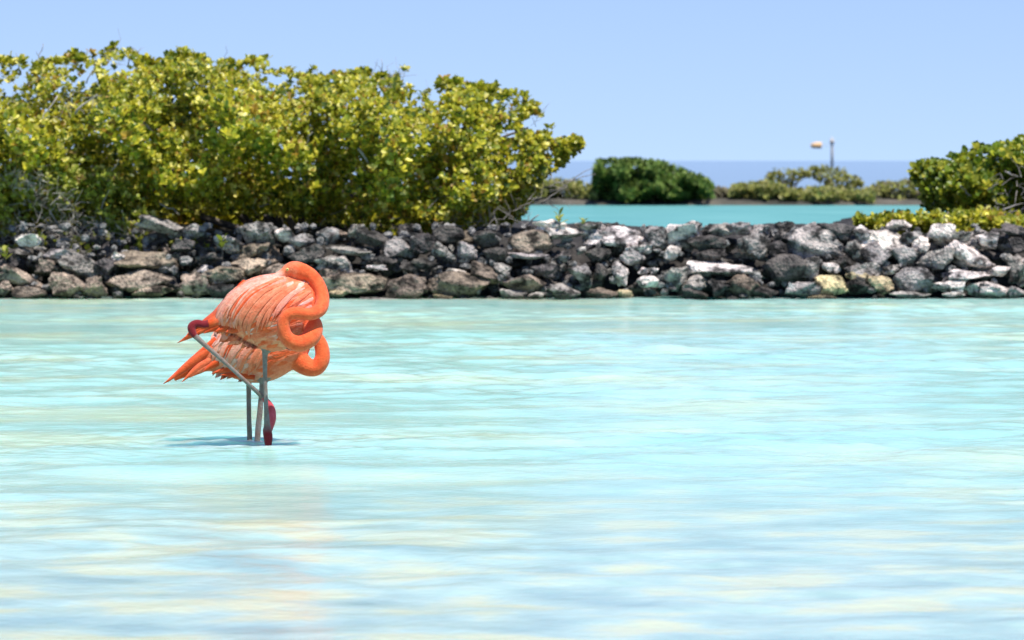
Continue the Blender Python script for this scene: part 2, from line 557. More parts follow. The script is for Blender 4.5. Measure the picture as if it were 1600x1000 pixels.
# px centre, px size, tone: g grey, p pale, w white, b brown, k dark, y yellowish, o olive beige
ROCKS = [
 (42,376,40,20,'w',0),(34,436,82,30,'o',18),(7,450,24,24,'o',0),(44,457,56,17,'b',4),(69,418,32,28,'b',0),(122,415,66,44,'g',8),
 (105,447,60,36,'o',16),(148,449,38,34,'b',0),(165,418,38,28,'k',0),(184,402,20,20,'p',-40),(233,408,112,36,'b',-6),(327,404,42,18,'k',0),
 (324,425,34,22,'p',0),(216,438,102,34,'o',-4),(236,455,62,20,'o',0),(304,445,58,38,'o',0),(348,431,68,28,'o',-4),(344,456,46,24,'k',0),
 (388,418,62,28,'o',0),(391,394,62,28,'b',-10),(400,366,56,38,'g',0),(445,367,34,22,'p',0),(472,376,38,22,'g',0),(513,369,32,26,'g',0),
 (479,396,58,28,'k',0),(357,381,48,22,'p',14),(250,352,76,24,'g',8),(516,411,46,22,'g',0),(520,431,42,20,'o',0),(526,459,36,12,'y',0),
 (440,430,62,34,'o',0),(400,452,60,28,'o',0),(460,455,60,26,'b',0),(10,408,40,30,'k',0),(20,395,50,16,'g',0),(90,398,46,18,'g',0),(284,384,40,22,'k',0),(300,362,44,24,'g',0),
 (544,392,76,13,'g',4),(618,387,42,26,'g',0),(660,381,40,32,'k',0),(689,391,28,22,'g',20),(730,394,32,32,'g',0),
 (527,413,56,28,'g',0),(588,419,32,10,'p',0),(551,443,100,32,'o',2),(591,469,62,8,'p',0),(635,449,66,38,'b',0),(662,413,40,20,'k',0),
 (716,446,100,42,'b',8),(692,466,30,12,'y',0),(713,424,32,9,'p',0),(760,431,56,30,'b',20),(785,423,30,24,'g',0),(829,379,70,36,'b',-4),
 (824,400,66,10,'g',0),(876,401,30,18,'p',0),(885,365,64,18,'p',0),(908,392,16,12,'w',0),(819,446,66,32,'b',0),(802,461,42,18,'g',0),
 (837,463,26,12,'w',-20),(880,457,52,26,'g',6),(905,431,38,36,'g',0),(942,460,50,20,'b',0),(977,461,26,16,'y',0),(969,428,28,40,'p',-30),
 (935,399,40,22,'k',0),(959,370,94,32,'p',4),(989,401,40,26,'g',0),(1005,424,16,12,'p',0),(1022,424,14,12,'w',0),(1012,440,34,18,'p',0),(1026,370,38,32,'g',0),(999,391,42,18,'p',0),
 (1061,368,62,34,'p',0),(1050,396,28,24,'p',0),(1057,435,38,36,'g',0),(1124,360,52,20,'g',0),(1155,357,38,20,'g',0),(1103,381,66,26,'k',0),
 (1110,400,52,20,'k',0),(1127,423,100,26,'p',3),(1087,445,38,30,'g',0),(1085,460,46,18,'k',0),(1161,447,58,36,'b',24),(1127,450,38,28,'k',0),
 (1180,386,52,40,'g',-20),(1190,361,38,20,'g',0),(1271,382,108,60,'g',12),(1306,362,58,27,'k',10),(1267,354,30,14,'g',0),(1348,366,30,28,'p',0),
 (1229,419,66,42,'k',0),(1264,421,36,38,'g',0),(1299,420,30,18,'p',0),(1334,393,28,32,'g',-30),(1386,379,80,38,'p',14),(1369,398,48,38,'g',-20),
 (1413,401,42,34,'g',0),(1352,421,66,32,'g',14),(1393,422,26,16,'p',0),(1470,367,48,34,'p',0),(1439,382,28,26,'p',0),(1467,404,66,34,'g',0),
 (1516,400,80,42,'p',8),(1544,376,36,24,'p',0),(1586,360,44,22,'k',0),(1591,384,30,26,'k',0),(1591,419,38,44,'g',0),(1562,424,34,16,'p',0),
 (1257,452,54,22,'g',0),(1302,446,52,30,'y',0),(1344,431,44,18,'y',4),(1341,447,52,28,'k',0),(1376,446,44,28,'y',0),(1428,438,62,40,'g',0),
 (1421,461,64,12,'w',0),(1516,433,80,22,'p',2),(1484,449,52,20,'p',0),(1491,460,36,9,'w',0),(1547,453,80,24,'p',0),(1590,457,34,20,'g',0),
 (1285,466,46,10,'y',0),(1195,458,44,18,'k',0),(1215,390,30,26,'k',0),(1240,452,28,20,'g',0),(1320,410,24,20,'k',0),
 (1405,352,40,16,'p',0),(1500,372,36,20,'g',0),(1420,372,30,18,'g',0),(1080,352,34,14,'p',0),(860,352,50,18,'p',0),(920,354,46,16,'p',0),
 (580,372,50,26,'k',0),(560,362,36,22,'g',0),(700,366,50,26,'k',0),(760,374,44,28,'k',0),(775,400,40,26,'k',0),(640,418,30,22,'k',0),(600,405,40,22,'k',0),(850,424,46,22,'k',0),(940,424,30,24,'k',0),
]
TONES = {'g': (0.44, 0.395, 0.37), 'p': (0.88, 0.77, 0.71), 'w': (0.95, 0.88, 0.81), 'b': (0.30, 0.235, 0.185), 'k': (0.12, 0.107, 0.10),
         'y': (0.66, 0.53, 0.32), 'o': (0.47, 0.37, 0.285)}
wall = thing('rubble_wall', 'long low bank of piled grey coral stones along the lagoon edge', 'stone wall', (0, 33.3, 0.0))
def face_y(py):
    return 33.0 + (462 - py) / 107 * 0.42
n_stone = 0
def stone(px, py, w, h, tone, tilt, back=0.0, depth=None, jit=0.12):
    global n_stone
    Yd = face_y(py) + back
    p = U(px, py, Yd)
    s = Yd / FPX
    r = random.Random(n_stone * 7 + 1)
    me = STONES[r.randrange(len(STONES))]
    o = bpy.data.objects.new('stone', me)
    C.objects.link(o)
    o.parent = wall
    sx, sz = w * s / 2 * 1.06, h * s / 2 * 1.08
    sy = depth or max(0.055, min(0.16, (sx + sz) / 2 * r.uniform(0.85, 1.2)))
    o.location = p - Vector(wall.location) + Vector((0, sy * 0.55, 0))
    # random quarter turns of the unit shape keep its box, then the tilt seen in the photo
    Rq = Matrix.Rotation(r.choice((0, pi)), 4, 'X') @ Matrix.Rotation(r.choice((0, pi)), 4, 'Z')
    Mx = Matrix.Translation(o.location) @ Matrix.Rotation(radians(tilt), 4, 'Y') @ Matrix.Rotation(r.uniform(-0.2, 0.2), 4, 'Z') @ Matrix.Diagonal((sx, sy, sz, 1)) @ Rq
    o.matrix_local = Mx
    v = r.uniform(0.85, 1.18)
    c = TONES[tone]
    o.color = (c[0] * v, c[1] * v * r.uniform(0.98, 1.02), c[2] * v * r.uniform(0.95, 1.04), 1)
    n_stone += 1
for a in ROCKS:
    stone(*a)
rr = random.Random(5)
for i in range(98):                                  # stones wedged behind the face, toned dark to put shade into the gaps
    px = -60 + i * 17.6 + rr.uniform(-6, 6)
    py = rr.uniform(362, 455)
    stone(px, py, rr.uniform(34, 62), rr.uniform(24, 40), rr.choice('kkkkb' if px < 1000 else 'kkkg'), rr.uniform(-25, 25), back=rr.uniform(0.17, 0.27))
for i in range(44):                                   # ends of the bank past both sides of the frame
    side = -1 if i % 2 else 1
    px = 800 + side * rr.uniform(825, 1150)
    py = rr.uniform(360, 460)
    stone(px, py, rr.uniform(35, 90), rr.uniform(22, 44), rr.choice('ggpb' if side < 0 else 'ppgk'), rr.uniform(-20, 20))
# small rubble between them: too many to count
V, Q, cols, n = [], [], [], 0
pm = [stone_mesh(90 + k, 6, 0.2) for k in range(1)]
bm = bmesh.new(); bmesh.ops.create_icosphere(bm, subdivisions=2, radius=1.0)
ico = np.array([v.co[:] for v in bm.verts]); icf = np.array([[v.index for v in f.verts] for f in bm.faces]); bm.free()
Vs, Ts = [], []
for i in range(1000):
    px = rr.uniform(-250, 1850); py = rr.uniform(352, 470)
    Yd = face_y(py) + rr.uniform(0.04, 0.30)
    p = U(px, py, Yd)
    s = np.array([rr.uniform(0.018, 0.05), rr.uniform(0.02, 0.045), rr.uniform(0.014, 0.036)])
    jig = 1 + 0.22 * np.random.default_rng(i).standard_normal((len(ico), 1)) * 0.6
    Vs.append(ico * s * jig + np.array(p)[None] - np.array(wall.location)[None]); Ts.append(icf + i * len(ico))
o = obj('small_rubble', fast_mesh('small_rubble', np.concatenate(Vs), None, np.concatenate(Ts), smooth=False), M_STONE, wall)
o.color = (0.30, 0.29, 0.28, 1)
o['kind'] = 'stuff'

# ------------------------------------------------------------ foliage
LEAF_V = np.array([[0, 0, 0], [-0.30, 0.42, 0.05], [0.30, 0.42, 0.05], [-0.29, 0.78, 0.03], [0.29, 0.78, 0.03], [0, 1.0, -0.05], [0, 0.45, -0.03], [0, 0.8, -0.04]])
LEAF_T = np.array([[0, 6, 1], [0, 2, 6], [1, 6, 7], [1, 7, 3], [6, 2, 4], [6, 4, 7], [3, 7, 5], [7, 4, 5]])
def rosettes(P, A, size, palette, weights, rs, leaves=(5, 8), spread=0.85, tvar=0.18):
    """leaf rosettes at points P with axes A: V, tris, colours"""
    n = len(P)
    cnt = rs.integers(leaves[0], leaves[1] + 1, n)
    idx = np.repeat(np.arange(n), cnt)
    m = len(idx)
    a = A[idx] / np.linalg.norm(A[idx], axis=1, keepdims=True)
    ref = rs.standard_normal((n, 3))[idx]
    u = np.cross(a, ref); u /= np.linalg.norm(u, axis=1, keepdims=True) + 1e-9
    v = np.cross(a, u)
    start = np.concatenate([[0], np.cumsum(cnt)[:-1]])
    k = np.arange(m) - start[idx]
    ang = k * 2.4 + rs.normal(0, 0.25, m)
    out = u * np.cos(ang)[:, None] + v * np.sin(ang)[:, None]
    open_ = np.clip(rs.normal(spread, 0.28, m), 0.15, 1.5)
    d = a * np.cos(open_)[:, None] + out * np.sin(open_)[:, None]
    side = np.cross(d, a); side /= np.linalg.norm(side, axis=1, keepdims=True) + 1e-9
    nor = np.cross(side, d)
    L = size * rs.uniform(0.65, 1.2, m) * (rs.uniform(0.8, 1.15, n)[idx])
    base = P[idx] + a * (rs.uniform(-0.3, 0.2, m) * size)[:, None]
    lv = LEAF_V[None] * L[:, None, None]
    V = base[:, None, :] + side[:, None, :] * lv[:, :, 0:1] + d[:, None, :] * lv[:, :, 1:2] + nor[:, None, :] * lv[:, :, 2:3]
    T = (LEAF_T[None] + (np.arange(m) * len(LEAF_V))[:, None, None]).reshape(-1, 3)
    pal = np.array(palette)
    ci = rs.choice(len(pal), n, p=np.array(weights) / sum(weights))[idx]
    swap = rs.random(m) < 0.3
    ci = np.where(swap, rs.choice(len(pal), m, p=np.array(weights) / sum(weights)), ci)
    col = pal[ci] * np.exp(rs.normal(0, tvar, m))[:, None]
    return V.reshape(-1, 3), T, np.repeat(col, len(LEAF_V), 0)

PAL_BUSH = [(0.60, 0.54, 0.05), (0.42, 0.42, 0.028), (0.25, 0.29, 0.02), (0.10, 0.15, 0.014), (0.86, 0.78, 0.22), (0.38, 0.24, 0.03)]
W_BUSH = [3.0, 4.0, 3.2, 1.6, 0.9, 0.8]
PAL_PALE = [(0.40, 0.42, 0.06), (0.30, 0.34, 0.04), (0.20, 0.24, 0.03), (0.55, 0.52, 0.14), (0.24, 0.17, 0.05)]
W_PALE = [3, 3.5, 2.2, 1.0, 0.6]
PAL_GREEN = [(0.34, 0.36, 0.024), (0.20, 0.27, 0.018), (0.09, 0.15, 0.014), (0.52, 0.48, 0.05)]
W_GREEN = [3, 3.5, 2.5, 1.0]

def lump(p, s, seed):
    return noise.fractal(Vector((p[0] * s + seed, p[1] * s, p[2] * s - seed)), 1.0, 2.0, 3)

def crown_points(top, bot, Yc, T, count, rs, seed, power=0.55, shell=0.72, gaps=0.0, holes=(), lumps=0.22):
    """points through an inflated outline: top and bottom profile in photo pixels, mid-depth Yc, half-depth T(px)"""
    top = np.array(top, float); bot = np.array(bot, float)
    P, A = [], []
    x0, x1 = top[0, 0], top[-1, 0]
    tries = 0
    while len(P) < count and tries < count * 30:
        tries += 1
        px = rs.uniform(x0, x1)
        yt = np.interp(px, top[:, 0], top[:, 1]); yb = np.interp(px, bot[:, 0], bot[:, 1])
        if rs.random() > (yb - yt) / 260.0 + 0.12:
            continue
        w = rs.uniform(-1, 1)                         # -1 bottom, 1 top
        half = T(px) * max(0.0, 1 - abs(w) ** 2.4) ** power
        rad = rs.uniform(shell, 1.0) if rs.random() < 0.75 else rs.uniform(0.1, shell)
        sgn = -1 if rs.random() < 0.68 else 1         # more leaves on the open side
        py = (yt + yb) / 2 - w * (yb - yt) / 2
        p = U(px, py, Yc)
        l = lump(p, 2.1, seed)
        if w > 0.6 and l < -0.15 and rs.random() < 0.75:
            continue
        yoff = sgn * half * rad * (1 + lumps * 2.2 * l)
        q = U(px, py, Yc + yoff)
        g = lump(q, 3.6, seed + 9)
        if g < -0.12 - (0.35 - gaps) and rs.random() < 0.92:
            continue
        if any(((px - hx) / hw) ** 2 + ((py - hy) / hh) ** 2 < 1 for hx, hy, hw, hh in holes):
            continue
        P.append(q)
        A.append((rs.normal(0, 0.45) + (px - (x0 + x1) / 2) / (x1 - x0) * 0.6, sgn * 0.55 * rad + rs.normal(0, 0.35), 0.75 + 0.5 * w + rs.normal(0, 0.3)))
    return np.array([p[:] for p in P]), np.array(A)

def crown_part(parent, P, A, size, pal, w, rs, mat, name='crown', **kw):
    V, T, c = rosettes(P, A, size, pal, w, rs, **kw)
    V = V - np.array(parent.location)[None]
    o = obj(name, fast_mesh(name, V, None, T, c, smooth=False), mat, parent)
    o['kind'] = 'stuff'
    return o

def limb(parent, p0, p1, r0, r1, seed, mat, name='branch', wob=0.12, n=7, sides=6):
    r = random.Random(seed)
    p0, p1 = Vector(p0), Vector(p1)
    L = (p1 - p0).length
    pts, rad = [], []
    for i in range(n):
        t = i / (n - 1)
        k = wob * L * sin(pi * min(1, t * 1.0)) if i < n - 1 else wob * L * 0.3
        pts.append(p0.lerp(p1, t) + Vector((r.gauss(0, 1), r.gauss(0, 1), r.gauss(0, 0.7))) * k * 0.5 - Vector(parent.location))
        rad.append(r0 + (r1 - r0) * t)
    V, F = tube(pts, rad, sides)
    return obj(name, mesh_from(name, V, F), mat, parent)

def twig_tangle(parent, centres, count, seed, mat, name='dry_twigs', L=(0.07, 0.20), r=0.0022):
    """fine dead twigs, past counting"""
    rs = random.Random(seed)
    Vs, Fs = [], []
    for i in range(count):
        c, ex = rs.choice(centres)
        p = Vector(c) + Vector((rs.uniform(-1, 1) * ex[0], rs.uniform(-1, 1) * ex[1], rs.uniform(-1, 1) * ex[2]))
        d = Vector((rs.gauss(0, 1), rs.gauss(0, 0.6), rs.gauss(0.25, 0.8))).normalized() * rs.uniform(*L)
        mid = p + d * 0.5 + Vector((rs.gauss(0, 1), rs.gauss(0, 1), rs.gauss(0, 1))) * 0.03
        rad = r * rs.uniform(0.6, 1.4)
        V, F = tube([p - Vector(parent.location), mid - Vector(parent.location), p + d - Vector(parent.location)], [rad, rad * 0.8, rad * 0.4], 4, False)
        k = len(Vs)
        Vs += V; Fs += [tuple(a + k for a in f) for f in F]
    o = obj(name, mesh_from(name, Vs, Fs), mat, parent)
    o['kind'] = 'stuff'
    return o

def clusters(parent, P, A, size, pal, w, rs, mat, variants=6):
    """the leaf clusters that show largest, each an object of its own sharing a few meshes"""
    mes = []
    for k in range(variants):
        V, T, c = rosettes(np.zeros((1, 3)), np.array([[0, 0, 1.0]]), size, pal, w, rs, leaves=(6, 9))
        me = fast_mesh('leaf_cluster', V, None, T, c, smooth=False); me.materials.append(mat)
        mes.append(me)
    for p, a in zip(P, A):
        o = bpy.data.objects.new('leaf_cluster', mes[rs.integers(variants)])
        C.objects.link(o); o.parent = parent
        q = Vector(a).to_track_quat('Z', 'Y') @ Matrix.Rotation(rs.uniform(0, 6.28), 3, 'Z').to_quaternion()
        s = rs.uniform(0.85, 1.2)
        o.matrix_local = Matrix.Translation(Vector(p) - Vector(parent.location)) @ q.to_matrix().to_4x4() @ Matrix.Scale(s, 4)

def front_split(P, A, n):
    """indices of n clusters nearest the open side, spread over the crown"""
    order = np.argsort(P[:, 1])[: n * 3]
    pick = np.random.default_rng(1).choice(order, n, replace=False)
    mask = np.zeros(len(P), bool); mask[pick] = True
    return mask

# --- the large mangrove bush on the bank
rs = np.random.default_rng(21)
b0 = U(450, 350, 35.3); b0.z = ground_at(b0.x, 35.3)
bush = thing('mangrove_bush', 'large yellow-green mangrove bush spreading over the stone bank', 'bush', b0)
TOP = [(-260, 120), (-150, 95), (-60, 105), (0, 98), (40, 104), (75, 100), (110, 96), (140, 96), (168, 76), (205, 80), (235, 106), (270, 92), (300, 90), (340, 98), (380, 108), (412, 92), (430, 112), (470, 118), (520, 122), (560, 116), (600, 124), (625, 122), (650, 146), (700, 132), (735, 134), (770, 148), (815, 155), (838, 172), (850, 188), (870, 215), (902, 214), (908, 222)]
BOT = [(-260, 400), (0, 380), (120, 350), (220, 335), (300, 332), (380, 334), (450, 338), (520, 356), (580, 370), (640, 376), (700, 370), (760, 356), (810, 342), (835, 310), (850, 275), (880, 255), (902, 236), (908, 226)]
P, A = crown_points(TOP, BOT, 35.2, lambda px: float(np.interp(px, [-260, 0, 500, 700, 800, 860, 908], [1.4, 1.5, 1.5, 1.3, 0.7, 0.3, 0.12])), 19000, rs, 3.3,
                    gaps=0.06, lumps=0.34, holes=((838, 196, 24, 14), (792, 212, 16, 9), (872, 204, 14, 10), (856, 240, 10, 6), (800, 262, 12, 7)))
mask = front_split(P, A, 240)
crown_part(bush, P[~mask], A[~mask], 0.045, PAL_BUSH, W_BUSH, rs, M_LEAF)
clusters(bush, P[mask], A[mask], 0.060, PAL_BUSH, W_BUSH, rs, M_LEAF)
# low growth at the back that closes the view under the crown
Pb = np.array([U(rs.uniform(-250, 800), rs.uniform(296, 372), rs.uniform(35.5, 36.5))[:] for i in range(2400)])
crown_part(bush, Pb, rs.normal(0, 0.4, (2400, 3)) + np.array([0, -0.2, 0.8]), 0.066, PAL_BUSH, W_BUSH, rs, M_LEAF, 'undergrowth')
# shoots standing clear of the crown
sp_P, sp_A = [], []
for i in range(75):
    px = rs.uniform(-40, 860); yt = float(np.interp(px, [t[0] for t in TOP], [t[1] for t in TOP]))
    hgt = abs(rs.normal(0, 6)) + 1
    Yt = 35.2 + rs.uniform(-0.5, 0.4)
    for k in range(rs.integers(2, 5)):
        sp_P.append(U(px + rs.normal(0, 5), yt - hgt * rs.uniform(0.2, 1.0), Yt)[:]); sp_A.append((rs.normal(0, 0.5), rs.normal(-0.2, 0.4), 1.0))
crown_part(bush, np.array(sp_P), np.array(sp_A), 0.058, PAL_BUSH, W_BUSH, rs, M_LEAF, 'shoots')
for i, (bx, tx, ty, Yt) in enumerate([(430, 60, 190, 35.0), (440, 180, 140, 35.3), (450, 300, 150, 34.8), (455, 420, 160, 35.5), (465, 540, 180, 35.0), (470, 640, 190, 35.4),
                                      (480, 740, 190, 35.2), (490, 835, 200, 35.3), (500, 880, 236, 35.3), (490, 800, 290, 35.0), (470, 690, 290, 34.7), (440, 330, 240, 34.6), (430, 200, 230, 34.6), (425, 20, 260, 34.9)]):
    p0 = U(bx, 345, 35.3); p0.z = ground_at(p0.x, 35.3) - 0.05
    limb(bush, p0, U(tx, ty, Yt), 0.035, 0.008, 40 + i, M_BARK, 'branch', 0.16, 9)
# bleached bare branches that show in front of and above the leaves
for i, (x0, y0, x1, y1, Yt, r) in enumerate([(118, 178, 152, 148, 33.95, 0.012), (90, 150, 60, 200, 33.95, 0.007), (212, 180, 250, 214, 33.95, 0.012), (60, 200, 85, 236, 33.95, 0.008),
        (30, 108, 25, 82, 35.0, 0.005), (55, 112, 68, 68, 35.0, 0.006), (62, 90, 56, 80, 35.0, 0.003), (200, 105, 208, 76, 35.0, 0.006), (135, 130, 150, 96, 34.4, 0.006),
        (353, 100, 353, 70, 35.2, 0.003), (600, 130, 597, 92, 35.2, 0.005), (597, 110, 586, 96, 35.2, 0.003), (628, 130, 634, 108, 35.2, 0.003), (560, 232, 576, 254, 33.95, 0.014), 
        (476, 228, 488, 206, 33.95, 0.008), (845, 318, 885, 292, 34.9, 0.007), (860, 300, 928, 262, 35.0, 0.006), (848, 292, 900, 282, 35.0, 0.005), (880, 284, 932, 272, 35.0, 0.005), (820, 352, 842, 336, 34.3, 0.010),
        (838, 185, 858, 160, 35.3, 0.003), (250, 318, 280, 336, 33.9, 0.006), (270, 132, 300, 114, 34.3, 0.006), (175, 268, 186, 250, 33.9, 0.006)]):
    limb(bush, U(x0, y0, Yt), U(x1, y1, Yt - 0.05), r, r * 0.4, 80 + i, M_DRY, 'bare_branch', 0.10, 6, 6)
cs = []
for (px, py, ex, ez, Yt) in [(80, 150, 0.35, 0.12, 34.0), (120, 170, 0.2, 0.1, 34.0), (700, 345, 0.4, 0.08, 34.1), (760, 350, 0.4, 0.06, 34.1), (800, 330, 0.2, 0.1, 34.4), (790, 190, 0.25, 0.1, 35.2), (850, 300, 0.2, 0.1, 35.0), (400, 300, 0.6, 0.2, 34.3), (200, 90, 0.1, 0.06, 35.0), (610, 120, 0.08, 0.06, 35.1), (480, 200, 1.2, 0.3, 34.6)]:
    cs.append((U(px, py, Yt), (ex, 0.15, ez)))
twig_tangle(bush, cs, 190, 5, M_DRY)

# --- pale low shrub in front of it, with dead twigs under it
b1 = U(90, 395, 34.05); b1.z = ground_at(b1.x, 34.05)
shrub = thing('low_shrub', 'pale yellow-green shrub with dead grey twigs low over the stones', 'shrub', b1)
P, A = crown_points([(-200, 230), (-60, 210), (0, 215), (50, 225), (110, 235), (170, 268), (215, 300), (245, 345)], [(-200, 400), (0, 372), (60, 345), (130, 350), (180, 385), (215, 392), (245, 380)], 34.0, lambda px: 0.32, 2600, rs, 7.7, gaps=0.10)
crown_part(shrub, P, A, 0.042, PAL_PALE, W_PALE, rs, M_LEAF)
P2 = np.array([U(rs.uniform(0, 330), rs.uniform(366, 396), 33.62)[:] for i in range(70)])
crown_part(shrub, P2, rs.normal(0, 0.5, (70, 3)) + np.array([0, -0.3, 0.9]), 0.05, PAL_PALE, W_PALE, rs, M_LEAF, 'ground_sprays')
for i, (x0, y0, x1, y1) in enumerate([(95, 398, 90, 300), (100, 398, 40, 260), (105, 398, 170, 300), (95, 400, 118, 372), (120, 392, 150, 345), (215, 352, 262, 385), (60, 392, 30, 330), (210, 395, 190, 330)]):
    a, b = U(x0, y0, 33.85), U(x1, y1, 33.75)
    limb(shrub, a, b, 0.009, 0.004, 140 + i, M_DRY, 'bare_branch', 0.14, 6)
cs = [(U(px, py, 33.66), (ex, 0.10, ez)) for px, py, ex, ez in [(90, 352, 0.35, 0.06), (60, 375, 0.3, 0.06), (130, 375, 0.35, 0.05), (40, 285, 0.15, 0.08), (80, 310, 0.2, 0.08), (190, 365, 0.25, 0.08), (110, 395, 0.3, 0.03)]]
twig_tangle(shrub, cs, 480, 6, M_DRY, L=(0.05, 0.16), r=0.0022)

# --- bush at the other end of the bank, and the ground-hugging one under it
b2 = U(1590, 345, 36.2); b2.z = ground_at(b2.x, 36.2)
rb = thing('green_mangrove_bush', 'rounded deep green mangrove bush behind the pale stones', 'bush', b2)
P, A = crown_points([(1426, 262), (1440, 256), (1470, 250), (1500, 243), (1525, 228), (1550, 232), (1580, 224), (1620, 215), (1680, 205), (1760, 215), (1850, 250)],
                    [(1426, 266), (1440, 300), (1450, 325), (1500, 340), (1560, 352), (1620, 360), (1700, 362), (1850, 360)], 36.1,
                    lambda px: float(np.interp(px, [1426, 1480, 1560, 1850], [0.12, 0.5, 0.8, 0.8])), 3400, rs, 5.1, gaps=0.10, lumps=0.4, holes=((1442, 282, 7, 6), (1461, 286, 5, 4)))
mask = front_split(P, A, 70)
crown_part(rb, P[~mask], A[~mask], 0.056, PAL_GREEN, W_GREEN, rs, M_LEAF)
clusters(rb, P[mask], A[mask], 0.064, PAL_GREEN, W_GREEN, rs, M_LEAF, 4)
for i, (tx, ty) in enumerate([(1450, 275), (1480, 290), (1520, 260), (1560, 250), (1600, 260), (1650, 240), (1490, 325)]):
    p0 = U(1585 + i * 3, 345, 36.2); p0.z = ground_at(p0.x, 36.2) - 0.04
    limb(rb, p0, U(tx, ty, 36.0), 0.028, 0.006, 180 + i, M_BARK, 'branch', 0.15, 8)
for i, (x0, y0, x1, y1) in enumerate([(1500, 290, 1516, 306), (1570, 268, 1592, 276), (1560, 330, 1600, 318), (1470, 338, 1500, 326)]):
    limb(rb, U(x0, y0, 35.3), U(x1, y1, 35.3), 0.008, 0.003, 190 + i, M_DRY, 'bare_branch', 0.1, 5)
twig_tangle(rb, [(U(1570, 335, 35.4), (0.25, 0.1, 0.08)), (U(1580, 290, 35.3), (0.2, 0.1, 0.1))], 45, 8, M_DRY)
b3 = U(1450, 372, 34.6); b3.z = ground_at(b3.x, 34.6)
lb = thing('creeping_shrub', 'low creeping olive shrub spilling over the top of the pale stones', 'shrub', b3)
P, A = crown_points([(1340, 338), (1360, 342), (1385, 334), (1420, 334), (1450, 336), (1490, 334), (1530, 330), (1580, 338), (1640, 340)],
                    [(1340, 348), (1360, 362), (1400, 364), (1450, 366), (1480, 372), (1520, 376), (1560, 368), (1640, 366)], 34.5, lambda px: 0.42, 850, rs, 2.2, gaps=0.12, lumps=0.5)
crown_part(lb, P, A, 0.050, PAL_BUSH, W_BUSH, rs, M_LEAF)
for i, tx in enumerate([1345, 1375, 1410, 1440, 1475, 1510, 1545]):
    p0 = U(1450, 372, 34.6); p0.z = ground_at(p0.x, 34.6) - 0.03
    limb(lb, p0, U(tx, 350, 34.45), 0.012, 0.005, 210 + i, M_BARK, 'branch', 0.08, 6)

# --- small sprigs between the stones; every leaf a part
leaf_me = {}
def sprig(px, py, Yd, hpx, n, pal, label, seed):
    r = np.random.default_rng(seed)
    s = Yd / FPX
    base = U(px, py, Yd)
    t = thing('sprig', label, 'plant', base, 'sprigs among the stones')
    H = hpx * s
    V, F = tube([(0, 0, -0.06), (0.004, 0, H * 0.4), (-0.004, 0, H * 0.9)], [0.005, 0.004, 0.002], 6)
    obj('stem', mesh_from('stem', V, F), M_BARK, t)
    for k in range(n):
        key = (id(pal), k % 3)
        if key not in leaf_me:
            c = np.tile(np.array(pal[k % len(pal)])[None], (len(LEAF_V), 1))
            me = fast_mesh('leaf', LEAF_V * np.array([0.9, 1, 1]), None, LEAF_T, c, smooth=False); me.materials.append(M_LEAF)
            leaf_me[key] = me
        o = bpy.data.objects.new('leaf', leaf_me[key]); C.objects.link(o); o.parent = t
        az = k * 2.4 + r.normal(0, 0.2); el = r.uniform(0.25, 1.2)
        d = Vector((cos(az) * cos(el), sin(az) * cos(el), sin(el)))
        q = d.to_track_quat('Y', 'Z')
        o.matrix_local = Matrix.Translation((0, 0, H * (0.25 + 0.6 * k / n))) @ q.to_matrix().to_4x4() @ Matrix.Scale(H * r.uniform(0.45, 0.7), 4)
sprig(347, 396, 33.28, 26, 9, PAL_PALE, 'small fresh green sprig on the bank above the resting birds', 1)
sprig(874, 357, 33.40, 26, 6, PAL_PALE, 'short yellow-green sprig beside the tip of the big bush', 2)
sprig(912, 358, 33.42, 18, 7, PAL_PALE, 'tiny pale sprig on the flat top of the bank', 3)
sprig(8, 412, 33.2, 24, 7, PAL_PALE, 'bright green sprig low beside the white stone', 4)

# ------------------------------------------------------------ far shore
PAL_DARK = [(0.10, 0.17, 0.03), (0.06, 0.11, 0.02), (0.17, 0.23, 0.05)]  # greens lightened to stand in for haze over the distance
PAL_OLIVE = [(0.32, 0.32, 0.08), (0.24, 0.26, 0.06), (0.38, 0.35, 0.13), (0.18, 0.20, 0.06)]
PAL_DRAB = [(0.26, 0.23, 0.15), (0.20, 0.19, 0.10), (0.32, 0.28, 0.20)]
def far_shrub(name, label, cat, top, bot, Yc, T, count, pal, size, seed, group=None, stems=5, gaps=0.0, trunk=None):
    r = np.random.default_rng(seed)
    cx = (top[0][0] + top[-1][0]) / 2
    base = U(cx, 318, Yc); base.z = ground_at(base.x, Yc)
    t = thing(name, label, cat, base, group)
    P, A = crown_points(top, bot, Yc, lambda px: T, count, r, seed * 1.3, gaps=gaps + 0.05, lumps=0.5)
    crown_part(t, P, A, size, pal, [1] * len(pal), r, M_LEAF_FAR, leaves=(4, 6))
    if trunk:
        tx, ty = trunk
        p0 = U(tx, 318, Yc); p0.z = ground_at(p0.x, Yc) - 0.05
        fork = U(tx, ty, Yc)
        limb(t, p0, fork, 0.05, 0.035, seed, M_BARK, 'trunk', 0.05, 5)
        for k in range(stems):
            q = P[r.integers(len(P))]
            limb(t, fork, q, 0.025, 0.008, seed * 10 + k, M_BARK, 'branch', 0.1, 5)
    else:
        for k in range(stems):
            q = P[r.integers(len(P))]
            p0 = Vector((base.x + (q[0] - base.x) * 0.5, Yc, 0)); p0.z = ground_at(p0.x, Yc) - 0.05
            limb(t, p0, q, 0.03, 0.01, seed * 10 + k, M_BARK, 'stem', 0.1, 5)
    return t
G = 'shrubs along the far shore'
